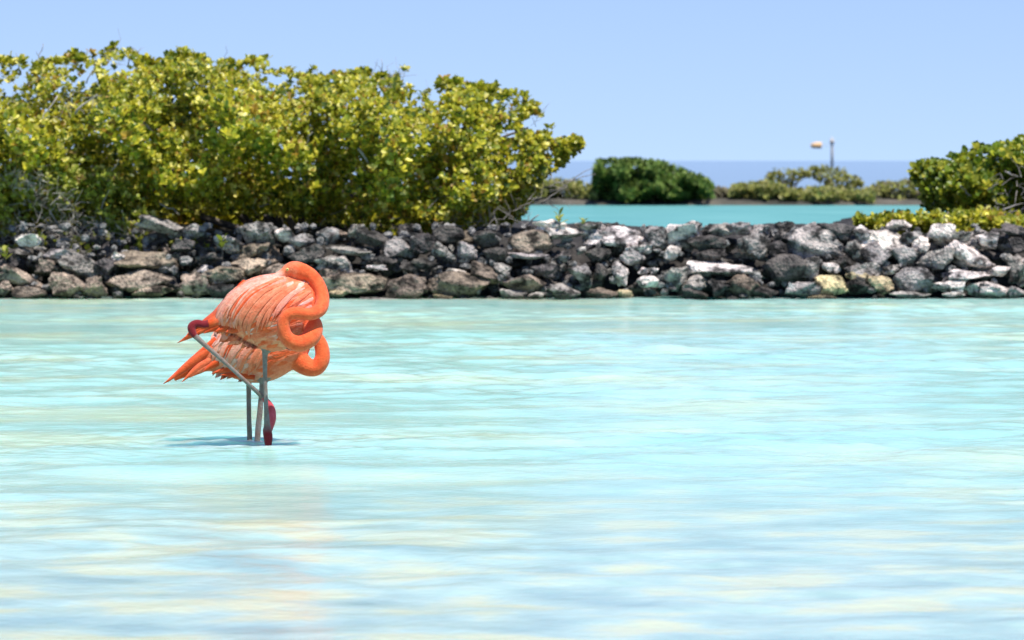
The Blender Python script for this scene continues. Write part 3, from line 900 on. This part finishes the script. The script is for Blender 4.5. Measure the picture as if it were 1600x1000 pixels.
far_shrub('mangrove_tree', 'dark green domed mangrove on the far shore', 'tree',
          [(928, 262), (935, 252), (960, 249), (985, 250), (1010, 252), (1040, 258), (1065, 266), (1090, 276), (1105, 283), (1113, 292)],
          [(928, 312), (960, 316), (1000, 317), (1060, 317), (1090, 315), (1113, 306)], 103.5, 1.3, 3600, PAL_DARK, 0.10, 31, stems=10)
far_shrub('far_shrub', 'olive shrub between the bush tip and the dark domed mangrove', 'shrub',
          [(832, 292), (850, 284), (880, 282), (905, 285), (932, 290)], [(832, 312), (880, 314), (932, 314)], 104.0, 0.8, 700, PAL_OLIVE, 0.09, 33, G)
far_shrub('far_shrub', 'sparse greyish shrub just past the dark domed mangrove', 'shrub',
          [(1098, 296), (1115, 292), (1135, 297), (1160, 296)], [(1098, 314), (1130, 316), (1160, 316)], 104.2, 0.6, 420, PAL_DRAB, 0.08, 34, G, gaps=0.1)
far_shrub('far_shrub', 'bright olive shrub below the smaller of the two thin trees', 'shrub',
          [(1142, 296), (1155, 287), (1175, 290), (1195, 283), (1215, 288), (1240, 296)], [(1142, 316), (1190, 317), (1240, 317)], 103.8, 0.8, 800, PAL_OLIVE, 0.09, 35, G)
far_shrub('far_shrub', 'long low olive shrub below the two thin trees', 'shrub',
          [(1220, 300), (1250, 296), (1290, 294), (1330, 298), (1365, 298)], [(1220, 317), (1290, 317), (1365, 317)], 103.4, 0.8, 900, PAL_OLIVE, 0.09, 36, G)
far_shrub('far_shrub', 'drab olive shrub on the far shore beside the deep green bush', 'shrub',
          [(1345, 298), (1365, 288), (1385, 286), (1400, 288), (1420, 281), (1450, 282), (1490, 288)], [(1345, 317), (1400, 317), (1490, 317)], 104.0, 0.8, 900, PAL_OLIVE + PAL_DRAB[:1], 0.09, 37, G)
far_shrub('thin_tree', 'smaller thin open tree rising above the far shrubs', 'tree',
          [(1196, 272), (1212, 262), (1232, 266), (1248, 262), (1266, 270)], [(1196, 280), (1225, 290), (1250, 282), (1266, 276)], 106, 0.5, 150, PAL_OLIVE, 0.08, 38, stems=7, gaps=0.12, trunk=(1232, 296))
far_shrub('thin_tree', 'larger thin tree on the far shore in front of the mast', 'tree',
          [(1266, 262), (1280, 257), (1300, 262), (1320, 266), (1336, 274), (1348, 286)], [(1266, 268), (1285, 290), (1310, 300), (1335, 296), (1348, 290)], 106.5, 0.6, 280, PAL_OLIVE, 0.08, 39, stems=8, gaps=0.08, trunk=(1302, 302))

# --- mast with a wind sock on the distant spit
mx = U(1300, 260, 700)
mb = Vector((mx.x, 700, ground_at(mx.x, 700)))
mast = thing('windsock_mast', 'thin mast with a pale orange sock on the horizon behind the trees', 'mast', mb)
topz = U(1300, 214, 700).z - mb.z
armz = U(1300, 227, 700).z - mb.z
M_POLE = mat_plain('weathered_pole', (0.55, 0.50, 0.44), 0.7)
M_SOCK = mat_plain('faded_orange_cloth', (0.85, 0.55, 0.28), 0.8)
V, F = tube([(0, 0, -0.5), (0, 0, topz * 0.5), (0, 0, topz * 0.8), (0, 0, topz)], [0.22, 0.20, 0.18, 0.08], 10)
obj('pole', mesh_from('pole', V, F), M_POLE, mast)
V, F = tube([(0, 0, armz + 0.25), (0, 0, armz + 0.9)], [0.34, 0.32], 10)
obj('collar', mesh_from('collar', V, F), M_POLE, mast)
V, F = tube([(0.1, 0, armz), (-1.7, 0, armz + 0.05)], [0.03, 0.03], 6)
obj('arm', mesh_from('arm', V, F), M_POLE, mast)
pts = [(-1.6, 0, armz), (-2.0, 0, armz), (-2.5, 0, armz - 0.02), (-3.2, 0, armz - 0.08)]
V, F = tube(pts, [0.50, 0.50, 0.46, 0.34], 14, True)
obj('sock', mesh_from('sock', V, F), M_SOCK, mast)

# ------------------------------------------------------------ flamingos
S0 = 16.0 / FPX
ORANGE = np.array((0.90, 0.135, 0.034)); DEEP = np.array((0.76, 0.09, 0.014)); SALMON = np.array((0.90, 0.20, 0.085))
PALE = np.array((0.91, 0.30, 0.15)); PINKW = np.array((0.94, 0.52, 0.40)); LEGG = np.array((0.25, 0.195, 0.165)); CRIM = np.array((0.22, 0.008, 0.015)); ROSE = np.array((0.62, 0.08, 0.10))

def ellip_loft(secs, Yc, n=28):
    """secs: px, top row, bottom row, half depth in metres"""
    V, F = [], []
    sp = spline([(s[0], s[1], s[2], s[3]) for s in secs], 4)
    for (px, t, b, hd) in sp:
        c = U(px, (t + b) / 2, Yc); hz = max(0.002, (b - t) / 2 * S0)
        for k in range(n):
            w = 2 * pi * k / n
            V.append(c + Vector((0, hd * cos(w), hz * sin(w))))
    m = len(sp)
    for i in range(m - 1):
        for k in range(n):
            k2 = (k + 1) % n
            F.append((i * n + k, i * n + k2, (i + 1) * n + k2, (i + 1) * n + k))
    F.append(tuple(range(n - 1, -1, -1))); F.append(tuple(range((m - 1) * n, m * n)))
    return V, F

def chain(rows, Yc, per=6, sides=16):
    """rows: px, py, depth offset m, radius px -> tube"""
    sp = spline(rows, per)
    pts = [U(r[0], r[1], Yc + r[2]) for r in sp]
    rad = [max(0.0015, r[3] * S0) for r in sp]
    V, F = tube(pts, rad, sides)
    return V, F, np.array([p[:] for p in pts]), np.array(rad)

def union(parts, voxel, smooth_it=6):
    V, F = [], []
    for v, f in parts:
        k = len(V); V += list(v); F += [tuple(a + k for a in q) for q in f]
    me = mesh_from('u', V, F)
    bm = bmesh.new(); bm.from_mesh(me); bmesh.ops.recalc_face_normals(bm, faces=bm.faces); bm.to_mesh(me); bm.free()
    o = bpy.data.objects.new('u', me); C.objects.link(o)
    md = o.modifiers.new('r', 'REMESH'); md.mode = 'VOXEL'; md.voxel_size = voxel
    ms = o.modifiers.new('s', 'SMOOTH'); ms.factor = 0.5; ms.iterations = smooth_it
    dg = bpy.context.evaluated_depsgraph_get(); dg.update()
    res = bpy.data.meshes.new_from_object(o.evaluated_get(dg))
    bpy.data.objects.remove(o); bpy.data.meshes.remove(me)
    return res

def seg_dist(P, pts):
    """distance of points to a polyline and parameter 0..1"""
    best = np.full(len(P), 1e9); par = np.zeros(len(P))
    for i in range(len(pts) - 1):
        a, b = pts[i], pts[i + 1]
        d = b - a
        t = np.clip(((P - a) @ d) / (d @ d + 1e-12), 0, 1)
        dd = np.linalg.norm(P - (a + t[:, None] * d), axis=1)
        m = dd < best
        best[m] = dd[m]; par[m] = (i + t[m]) / (len(pts) - 1)
    return best, par

def feather_mesh(rows, width, bvh, Yc, side, lift, tone, tip, taper=0.9, segs=8, across=5, camber=0.0015):
    """a plume laid on the body along a pixel path; side -1 = near side, +1 = far side"""
    sp = spline(rows, 4)
    t = np.linspace(0, len(sp) - 1, segs + 1)
    path = np.stack([np.interp(t, np.arange(len(sp)), sp[:, k]) for k in range(2)], 1)
    V, cols = [], []
    for i in range(segs + 1):
        u = i / segs
        d = path[min(i + 1, segs)] - path[max(i - 1, 0)]
        d = d / (np.linalg.norm(d) + 1e-9)
        nrm = np.array([-d[1], d[0]])
        w = width * (0.45 + 0.55 * min(1, u * 3)) * (1 - max(0, (u - 0.45) / 0.55) ** 1.8 * taper)
        for j in range(across):
            s = (j / (across - 1) - 0.5) * 2
            q = path[i] + nrm * s * w / 2
            o = U(q[0], q[1], Yc)
            hit = bvh.ray_cast(Vector((o.x, Yc + side * 0.6, o.z)), Vector((0, -side, 0)))
            y = hit[0].y if hit[0] is not None else None
            V.append([o.x, y, o.z, lift * (0.35 + 0.65 * u) + camber * (1 - s * s)])
            k = 1 - 0.10 * (abs(s) < 0.2)
            cols.append((tone * (1 - u) + tip * u) * k)
    ys = [v[1] for v in V if v[1] is not None]
    if not ys:
        return None
    # fill misses from the nearest hit in the same feather
    for i, v in enumerate(V):
        if v[1] is None:
            j = min((k for k in range(len(V)) if V[k][1] is not None), key=lambda k: abs(k - i))
            v[1] = V[j][1]
    W = np.array([[v[0], v[1] + side * v[3], v[2]] for v in V])
    i = np.arange(segs)[:, None] * across + np.arange(across - 1)[None]
    i = i.ravel()
    Q = np.stack([i, i + 1, i + across + 1, i + across], 1)
    return W, Q, np.clip(np.array(cols), 0, 0.92)

def free_feather(p0, p1, w, sag, tone, tip, Yc, y0, y1, wy=0.25):
    """stiff tail or flight feather standing free of the body: pixel ends, width px"""
    segs, across = 8, 5
    V, cols = [], []
    a, b = np.array(p0, float), np.array(p1, float)
    d = (b - a) / np.linalg.norm(b - a); n = np.array([-d[1], d[0]])
    for i in range(segs + 1):
        u = i / segs
        c = a + (b - a) * u + n * sag * sin(pi * u)
        ww = w * (0.75 + 0.25 * sin(pi * min(1, u * 1.2))) * (1 - max(0, (u - 0.55) / 0.45) ** 1.6 * 0.93)
        for j in range(across):
            s = (j / (across - 1) - 0.5) * 2
            q = c + n * s * ww / 2
            p = U(q[0], q[1], Yc + y0 + (y1 - y0) * u)
            V.append([p.x, p.y + abs(s) * ww * S0 * wy, p.z])
            cols.append((tone * (1 - u) + tip * u) * (0.86 if abs(s) < 0.2 else 1.0))
    i = (np.arange(segs)[:, None] * across + np.arange(across - 1)[None]).ravel()
    Q = np.stack([i, i + 1, i + across + 1, i + across], 1)
    return np.array(V), Q, np.clip(np.array(cols), 0, 0.92)

def thick(me, t):
    """give a vane real thickness"""
    bm = bmesh.new(); bm.from_mesh(me)
    bmesh.ops.solidify(bm, geom=bm.faces[:], thickness=t)
    bm.to_mesh(me); bm.free()
    me.polygons.foreach_set('use_smooth', [True] * len(me.polygons))

def flamingo(label, Yc, trunk, neck, legs, head, body_tone, plumes, tails, flow, seed, voxel=0.0032):
    base = U(legs[0][1][-1][0], 700, Yc)
    zb = -0.32
    root = thing('flamingo', label, 'flamingo', (base.x, Yc, zb), 'flamingos resting in the lagoon')
    R = np.array(root.location)
    parts = [ellip_loft(trunk, Yc)]
    nv, nf, npts, nrad = chain(neck, Yc)
    parts.append((nv, nf))
    leg_info = []
    for kind, rows in legs:
        v, f, pts, rad = chain(rows, Yc, 5, 12)
        parts.append((v, f)); leg_info.append((kind, pts, rad))
        if kind == 'stand':                            # webbed foot flat on the bed
            p = Vector(pts[-1])
            for az in (-0.5, 0.0, 0.5):
                q = p + Vector((cos(az) * 0.085, sin(az) * 0.085, -0.004))
                parts.append(tube([p + Vector((0, 0, 0.006)), p.lerp(q, 0.5) + Vector((0, 0, 0.004)), q], [0.008, 0.006, 0.004], 8))
    if head:
        hv, hf, hpts, hr = chain(head, Yc, 5, 16)
        parts.append((hv, hf))
    me = union(parts, voxel)
    n = len(me.vertices)
    co = np.empty(n * 3, np.float32); me.vertices.foreach_get('co', co); co = co.reshape(-1, 3).astype(float)
    bvh = BVHTree.FromPolygons(*parts[0])              # the plumage lies on the trunk, under the folded neck
    # plumage colours by region
    col = np.tile(body_tone[None], (n, 1))
    x0 = U(trunk[0][0], 500, Yc).x; x1 = U(trunk[-1][0], 500, Yc).x
    t = np.clip((co[:, 0] - x1) / (x0 - x1), 0, 1)      # 0 tail 1 chest
    w = np.clip((0.32 - t) / 0.12, 0, 1)[:, None]
    col = col * (1 - w) + DEEP * w
    w = np.clip((t - 0.62) / 0.3, 0, 1)[:, None] * 0.6
    col = col * (1 - w) + ORANGE * w
    dn, pn = seg_dist(co, npts)
    rn = np.interp(pn, np.linspace(0, 1, len(nrad)), nrad)
    w = np.clip(1 - (dn - rn * 1.02) / 0.008, 0, 1)[:, None]
    col = col * (1 - w) + ORANGE * w
    if head:
        dh, ph = seg_dist(co, hpts)
        w = (np.clip(1 - (dh - 0.03) / 0.01, 0, 1) * np.clip((ph - 0.70) / 0.15, 0, 1))[:, None]
        col = col * (1 - w) + PINKW * w
    for kind, pts, rad in leg_info:
        d, p = seg_dist(co, pts)
        rr_ = np.interp(p, np.linspace(0, 1, len(rad)), rad)
        near = np.clip(1 - (d - rr_ * 1.1) / 0.004, 0, 1)
        if kind == 'raised':
            tone = np.where((p < 0.60)[:, None], CRIM, LEGG)
            near = near * (p > 0.10)
        elif kind == 'foot':
            tone = np.tile(ROSE[None], (n, 1)); near = np.clip(1 - (d - rr_ * 1.15) / 0.004, 0, 1)
        else:
            zz = co[:, 2]
            red = np.clip((0.075 - zz) / 0.03, 0, 1)[:, None] if kind == 'stand_hock' or kind == 'stand' and seed == 1 else np.zeros((n, 1))
            tone = LEGG * (1 - red) + CRIM * red
            near = near * (p > 0.10)
        col = col * (1 - near[:, None]) + tone * near[:, None]
    a = me.color_attributes.new('tone', 'FLOAT_COLOR', 'POINT')
    c4 = np.ones((n, 4), np.float32); c4[:, :3] = col; a.data.foreach_set('color', c4.ravel())
    me.vertices.foreach_set('co', (co - R[None]).astype(np.float32).ravel())
    me.polygons.foreach_set('use_smooth', [True] * len(me.polygons))
    me.name = 'body'; me.update()
    obj('body', me, M_PLUME, root)
    # wings: long plumes one by one, small coverts as one coat
    r = np.random.default_rng(seed)
    for side, nm in ((-1, 'wing'), (1, 'wing')):
        Vs, Qs, Cs, k = [], [], [], 0
        for (px, py, L, wd, tone, tip) in flow(r):
            ang = flow_angle(px, py, seed)
            bend = r.normal(0, 0.10)
            rows = [(px, py), (px + cos(ang) * L * 0.5, py + sin(ang) * L * 0.5), (px + cos(ang + bend) * L, py + sin(ang + bend) * L)]
            f = feather_mesh(rows, wd, bvh, Yc, side, 0.0022, tone, tip, segs=5, across=4)
            if f is None:
                continue
            Vs.append(f[0] - R[None]); Qs.append(f[1] + k); Cs.append(f[2]); k += len(f[0])
        wing = obj(nm, fast_mesh('wing', np.concatenate(Vs), np.concatenate(Qs), None, np.concatenate(Cs)), M_PLUME, root)
        fine = []
        for i, (rows, wd, tone, tip, lift) in enumerate(plumes):
            for k in range(2):
                dx, dy = r.normal(0, 2.5, 2)
                e = r.uniform(-7, 5)
                rw = [(a + dx * (j > 0) + (k - 0.5) * wd * 0.45, b + dy * (j > 0) + (e if j == len(rows) - 1 else 0)) for j, (a, b) in enumerate(rows)]
                mx = r.random() * 0.5
                fine.append((rw, wd * r.uniform(0.50, 0.72), tone * (1 - mx) + tip * mx, tip * (1 - mx) + tone * mx, lift * 0.42 + 0.0012 * k))
        for i, (rows, wd, tone, tip, lift) in enumerate(fine):
            f = feather_mesh(rows, wd, bvh, Yc, side, lift, tone, tip, segs=12, across=6)
            if f is None:
                continue
            m2 = fast_mesh('plume', f[0] - R[None], f[1], None, f[2]); thick(m2, 0.0012)
            obj('plume', m2, M_PLUME, wing)
    for (p0, p1, wd, sag, tone, tip, y0, y1) in tails:
        f = free_feather(p0, p1, wd, sag, tone, tip, Yc, y0, y1)
        m2 = fast_mesh('tail_feather', f[0] - R[None], f[1], None, f[2]); thick(m2, 0.0015)
        obj('tail_feather', m2, M_PLUME, root)
    return root, R

def flow_angle(px, py, seed):
    """lie of the plumage, in image angle (y down): back feathers run to the tail, flank feathers fall"""
    if seed == 1:
        a = np.interp(px, [345, 365, 400, 440, 500], [1.75, 2.05, 2.45, 2.75, 2.6])
        low = np.clip((py - 480) / 60, 0, 1)
        return a + low * np.interp(px, [345, 400, 500], [0.9, 0.35, -0.1])
    a = np.interp(px, [320, 350, 400, 450], [1.9, 2.2, 2.6, 2.8])
    return a + np.clip((py - 560) / 60, 0, 1) * 0.4

# --- the nearer bird, standing on one leg with its head laid on its back
trunk1 = [(497, 464, 492, 0.020), (490, 450, 512, 0.050), (475, 439, 530, 0.070), (455, 432, 543, 0.084), (435, 428, 549, 0.090), (415, 429, 549, 0.090), (395, 434, 541, 0.085),
          (375, 444, 530, 0.075), (358, 457, 521, 0.062), (345, 472, 518, 0.048), (333, 486, 517, 0.034), (320, 497, 520, 0.024), (306, 509, 524, 0.016), (292, 521, 531, 0.007)]
neck1 = [(478, 498, 0.0, 17), (489, 510, -0.045, 15.5), (486, 526, -0.085, 14.5), (468, 537, -0.112, 13.2), (450, 530, -0.128, 11.6), (443, 513, -0.134, 10.2), (446, 496, -0.134, 9.8), (460, 489, -0.130, 9.8), (484, 491, -0.112, 10), (500, 483, -0.075, 11), (504, 466, -0.040, 10.8), (498, 446, -0.015, 10.8), (486, 431, 0.0, 11.5), (472, 423.5, 0.0, 13)]
head1 = [(478, 428, 0.0, 12.5), (467, 423, 0.0, 14), (457, 421.5, -0.002, 13.5), (449.5, 423, -0.006, 10.5), (444, 426, -0.012, 7.5), (436, 430, -0.020, 6), (424, 435, -0.026, 4.5)]
legs1 = [('stand', [(418, 535, -0.02, 14), (416, 546, -0.02, 9), (414, 554, -0.02, 4.6), (414.5, 600, -0.02, 3.7), (416, 640, -0.02, 3.9), (417, 664, -0.02, 5.0), (417.5, 672, -0.02, 7.2), (419, 684, -0.02, 7.4), (419, 694, -0.02, 6.0), (419, 710, -0.02, 4.6), (420, 838, -0.02, 4.4)]),
         ('raised', [(345, 500, -0.030, 9), (322, 507, -0.036, 6.5), (308, 505, -0.040, 6.0), (299.5, 510, -0.045, 6.6), (301, 519, -0.048, 6.2), (309, 529, -0.050, 4.4), (350, 565, -0.045, 3.5), (385, 597, -0.030, 3.4), (412, 622, 0.004, 4.0)]),
         ('foot', [(413, 623, 0.006, 4.2), (420, 632, 0.006, 6.0), (424, 642, 0.004, 7.0), (425, 655, 0.0, 6.6), (422, 668, -0.004, 5.4), (418, 680, -0.006, 4.5)])]
def PX(*a):
    return list(a)
plumes1 = [
    (PX((436, 430), (396, 440), (362, 463), (345, 492), (347, 513)), 20, PINKW, SALMON, 0.010),
    (PX((440, 434), (402, 446), (372, 468), (357, 494), (356, 515)), 18, PALE, SALMON, 0.012),
    (PX((444, 437), (408, 450), (380, 472), (366, 498), (366, 518)), 16, PINKW, ORANGE * 0.95, 0.013),
    (PX((442, 441), (412, 456), (390, 478), (376, 502), (376, 521)), 16, SALMON, PALE, 0.014),
    (PX((446, 446), (420, 462), (400, 484), (388, 508), (388, 527)), 16, PALE, SALMON, 0.015),
    (PX((438, 431), (388, 444), (357, 470), (343, 500)), 9, PINKW, PALE, 0.015),
    (PX((432, 438), (394, 452), (372, 478), (364, 500)), 8, ORANGE, DEEP * 1.1, 0.016),
    (PX((424, 436), (385, 452), (362, 482), (355, 505)), 7, PINKW, PALE, 0.018),
    (PX((452, 450), (430, 466), (410, 490), (400, 515)), 13, SALMON, PALE, 0.015),
    (PX((462, 447), (442, 464), (424, 486), (414, 512)), 13, PALE, SALMON, 0.014),
    (PX((474, 449), (456, 462), (440, 480), (430, 500)), 12, PINKW, SALMON, 0.013),
    (PX((484, 454), (468, 468), (452, 482)), 11, PALE, SALMON, 0.012),
]
tails1 = [((352, 488), (277, 536), 13, -2, DEEP, ORANGE * 0.95, -0.030, -0.050), ((352, 494), (284, 531), 12, 2, ORANGE * 0.9, DEEP, -0.036, -0.056), ((355, 500), (299, 526), 12, 3, DEEP, ORANGE, -0.040, -0.05),
          ((358, 504), (318, 521), 13, 2, DEEP * 1.05, DEEP, -0.045, -0.045), ((368, 508), (335, 519), 13, 1, ORANGE * 0.8, DEEP, -0.052, -0.050), ((380, 511), (352, 520), 14, 1, DEEP, ORANGE * 0.8, -0.062, -0.058),
          ((350, 486), (296, 517), 10, -2, ORANGE, DEEP, -0.012, -0.02), ((352, 490), (290, 526), 12, 0, DEEP, DEEP, 0.02, 0.02), ((355, 498), (305, 524), 12, 2, DEEP, DEEP, 0.035, 0.03), ((368, 508), (335, 519), 13, 1, DEEP, DEEP, 0.05, 0.05)]
def flow1(r):
    out = []
    for row in range(17):
        py0 = 440 + row * 6.6
        for px in np.arange(352, 498, 10.0):
            x = px + r.uniform(-4, 4); y = py0 + r.uniform(-3, 3)
            if x < 352 + max(0, 470 - y) * 0.9 or y > 540 - max(0, 400 - x) * 0.35:
                continue
            k = r.random()
            tone = PALE if k < 0.38 else SALMON if k < 0.74 else PINKW if k < 0.86 else ORANGE
            tip = tone * r.uniform(0.85, 1.05) if r.random() < 0.6 else SALMON
            L = np.interp(y, [440, 500, 545], [30, 24, 15]) * r.uniform(0.8, 1.2)
            out.append((x, y, L, r.uniform(7, 11), tone * r.uniform(0.9, 1.05), tip))
    return out
bird1, R1 = flamingo('orange-pink flamingo on one leg, head laid on its back, other leg folded', 16.0, trunk1, neck1, legs1, head1, (SALMON * 0.6 + PALE * 0.4), plumes1, tails1, flow1, 1)
# eye and the dark-tipped bill buried in the feathers
M_EYE = mat_plain('pale_yellow_eye', (0.75, 0.55, 0.18), 0.3)
M_PUPIL = mat_plain('black_pupil', (0.01, 0.01, 0.01), 0.2)
def ball(name, p, r, mat, parent, R, sc=(1, 1, 1)):
    bm = bmesh.new(); bmesh.ops.create_icosphere(bm, subdivisions=3, radius=r)
    bmesh.ops.scale(bm, vec=sc, verts=bm.verts)
    me = bpy.data.meshes.new(name); bm.to_mesh(me); bm.free()
    me.polygons.foreach_set('use_smooth', [True] * len(me.polygons))
    o = obj(name, me, mat, parent, Vector(p) - Vector(R) if R is not None else p)
    return o
e = ball('eye', U(449, 421, 16.0 - 0.0285), 0.0058, M_EYE, bird1, R1, (1, 0.6, 1))
ball('pupil', (0, -0.0028, 0), 0.0020, M_PUPIL, e, None, (1, 0.6, 1))

# --- the bird behind, lower in the water on two legs
Y2 = 16.30
trunk2 = [(484, 520, 548, 0.020), (472, 506, 570, 0.050), (455, 495, 580, 0.072), (435, 487, 592, 0.086), (412, 484, 599, 0.090), (390, 488, 599, 0.088), (370, 497, 594, 0.080), (352, 509, 587, 0.066),
          (338, 523, 582, 0.050), (322, 541, 581, 0.036), (306, 556, 585, 0.025), (290, 571, 590, 0.016), (272, 587, 596, 0.007)]
neck2 = [(455, 545, 0.0, 22), (466, 562, -0.01, 18), (480, 573, -0.015, 15), (494, 574, -0.015, 13.5), (503, 562, -0.015, 12.5), (503, 545, -0.012, 11.5), (496, 530, -0.008, 11), (482, 520, -0.004, 11), (466, 508, 0.02, 11), (462, 490, 0.03, 11), (452, 476, 0.01, 11.5), (440, 472, 0.0, 12)]
head2 = [(446, 474, 0.0, 11.5), (434, 474, 0.0, 13), (424, 476, 0.0, 12), (414, 480, 0.0, 8.5), (404, 486, 0.0, 6.5)]
legs2 = [('leg', [(390, 585, 0.02, 12), (389, 596, 0.02, 6), (388.5, 604, 0.02, 4.2), (389, 650, 0.02, 4.0), (390, 690, 0.02, 4.4), (390, 826, 0.02, 4.4)]),
         ('leg', [(412, 582, -0.03, 14), (411, 596, -0.03, 8), (409.5, 604, -0.03, 4.6), (406, 645, -0.03, 4.8), (402, 690, -0.03, 5.0), (396, 826, -0.03, 4.6)])]
plumes2 = [
    (PX((400, 500), (368, 520), (345, 545), (336, 566)), 22, PINKW, PALE, 0.010), (PX((408, 506), (380, 526), (358, 548), (350, 570)), 20, PALE, PINKW, 0.012),
    (PX((414, 514), (392, 532), (374, 554), (366, 578)), 20, PINKW, SALMON, 0.013), (PX((420, 522), (404, 540), (390, 562), (384, 584)), 18, PALE, SALMON, 0.014),
    (PX((396, 502), (360, 522), (338, 548)), 8, PINKW, PINKW, 0.016), (PX((386, 516), (364, 536), (352, 560)), 6, ORANGE, DEEP, 0.017), (PX((432, 526), (416, 546), (404, 568)), 16, SALMON, PALE, 0.013)]
tails2 = [((338, 530), (255, 600), 14, -3, DEEP, ORANGE, -0.035, -0.05), ((340, 540), (262, 597), 13, 2, ORANGE * 0.9, DEEP, -0.04, -0.055), ((345, 556), (284, 597), 12, 4, SALMON, ORANGE, -0.044, -0.05),
          ((340, 566), (296, 590), 11, 2, PALE, ORANGE, -0.045, -0.045), ((360, 558), (316, 581), 12, 2, DEEP, DEEP * 1.1, -0.058, -0.05), ((382, 574), (330, 584), 11, 2, DEEP, ORANGE * 0.8, -0.066, -0.052),
          ((398, 590), (344, 586), 10, 2, DEEP * 0.9, DEEP, -0.066, -0.056), ((338, 534), (270, 588), 12, 0, DEEP, DEEP, 0.025, 0.02), ((345, 550), (300, 582), 13, 1, DEEP, DEEP, 0.04, 0.035)]
def flow2(r):
    out = []
    for row in range(14):
        py0 = 505 + row * 6.6
        for px in np.arange(345, 470, 10.0):
            x = px + r.uniform(-4, 4); y = py0 + r.uniform(-3, 3)
            if y > 588 - max(0, 385 - x) * 0.55 or y > 590 - max(0, x - 425) * 0.7:
                continue
            k = r.random(); f = np.clip((x - 390) / 50, 0, 1)
            tone = (PINKW * 0.9 if k < 0.4 else PALE if k < 0.8 else SALMON) * (1 - f) + (SALMON if k < 0.5 else ORANGE) * f
            out.append((x, y, r.uniform(16, 27), r.uniform(7, 11), tone * r.uniform(0.88, 1.03), tone * r.uniform(0.85, 1.0)))
    return out
bird2, R2 = flamingo('orange-pink flamingo on two legs, low in the water, half hidden behind the other', Y2, trunk2, neck2, legs2, head2, (SALMON * 0.5 + PALE * 0.5), plumes2, tails2, flow2, 2)
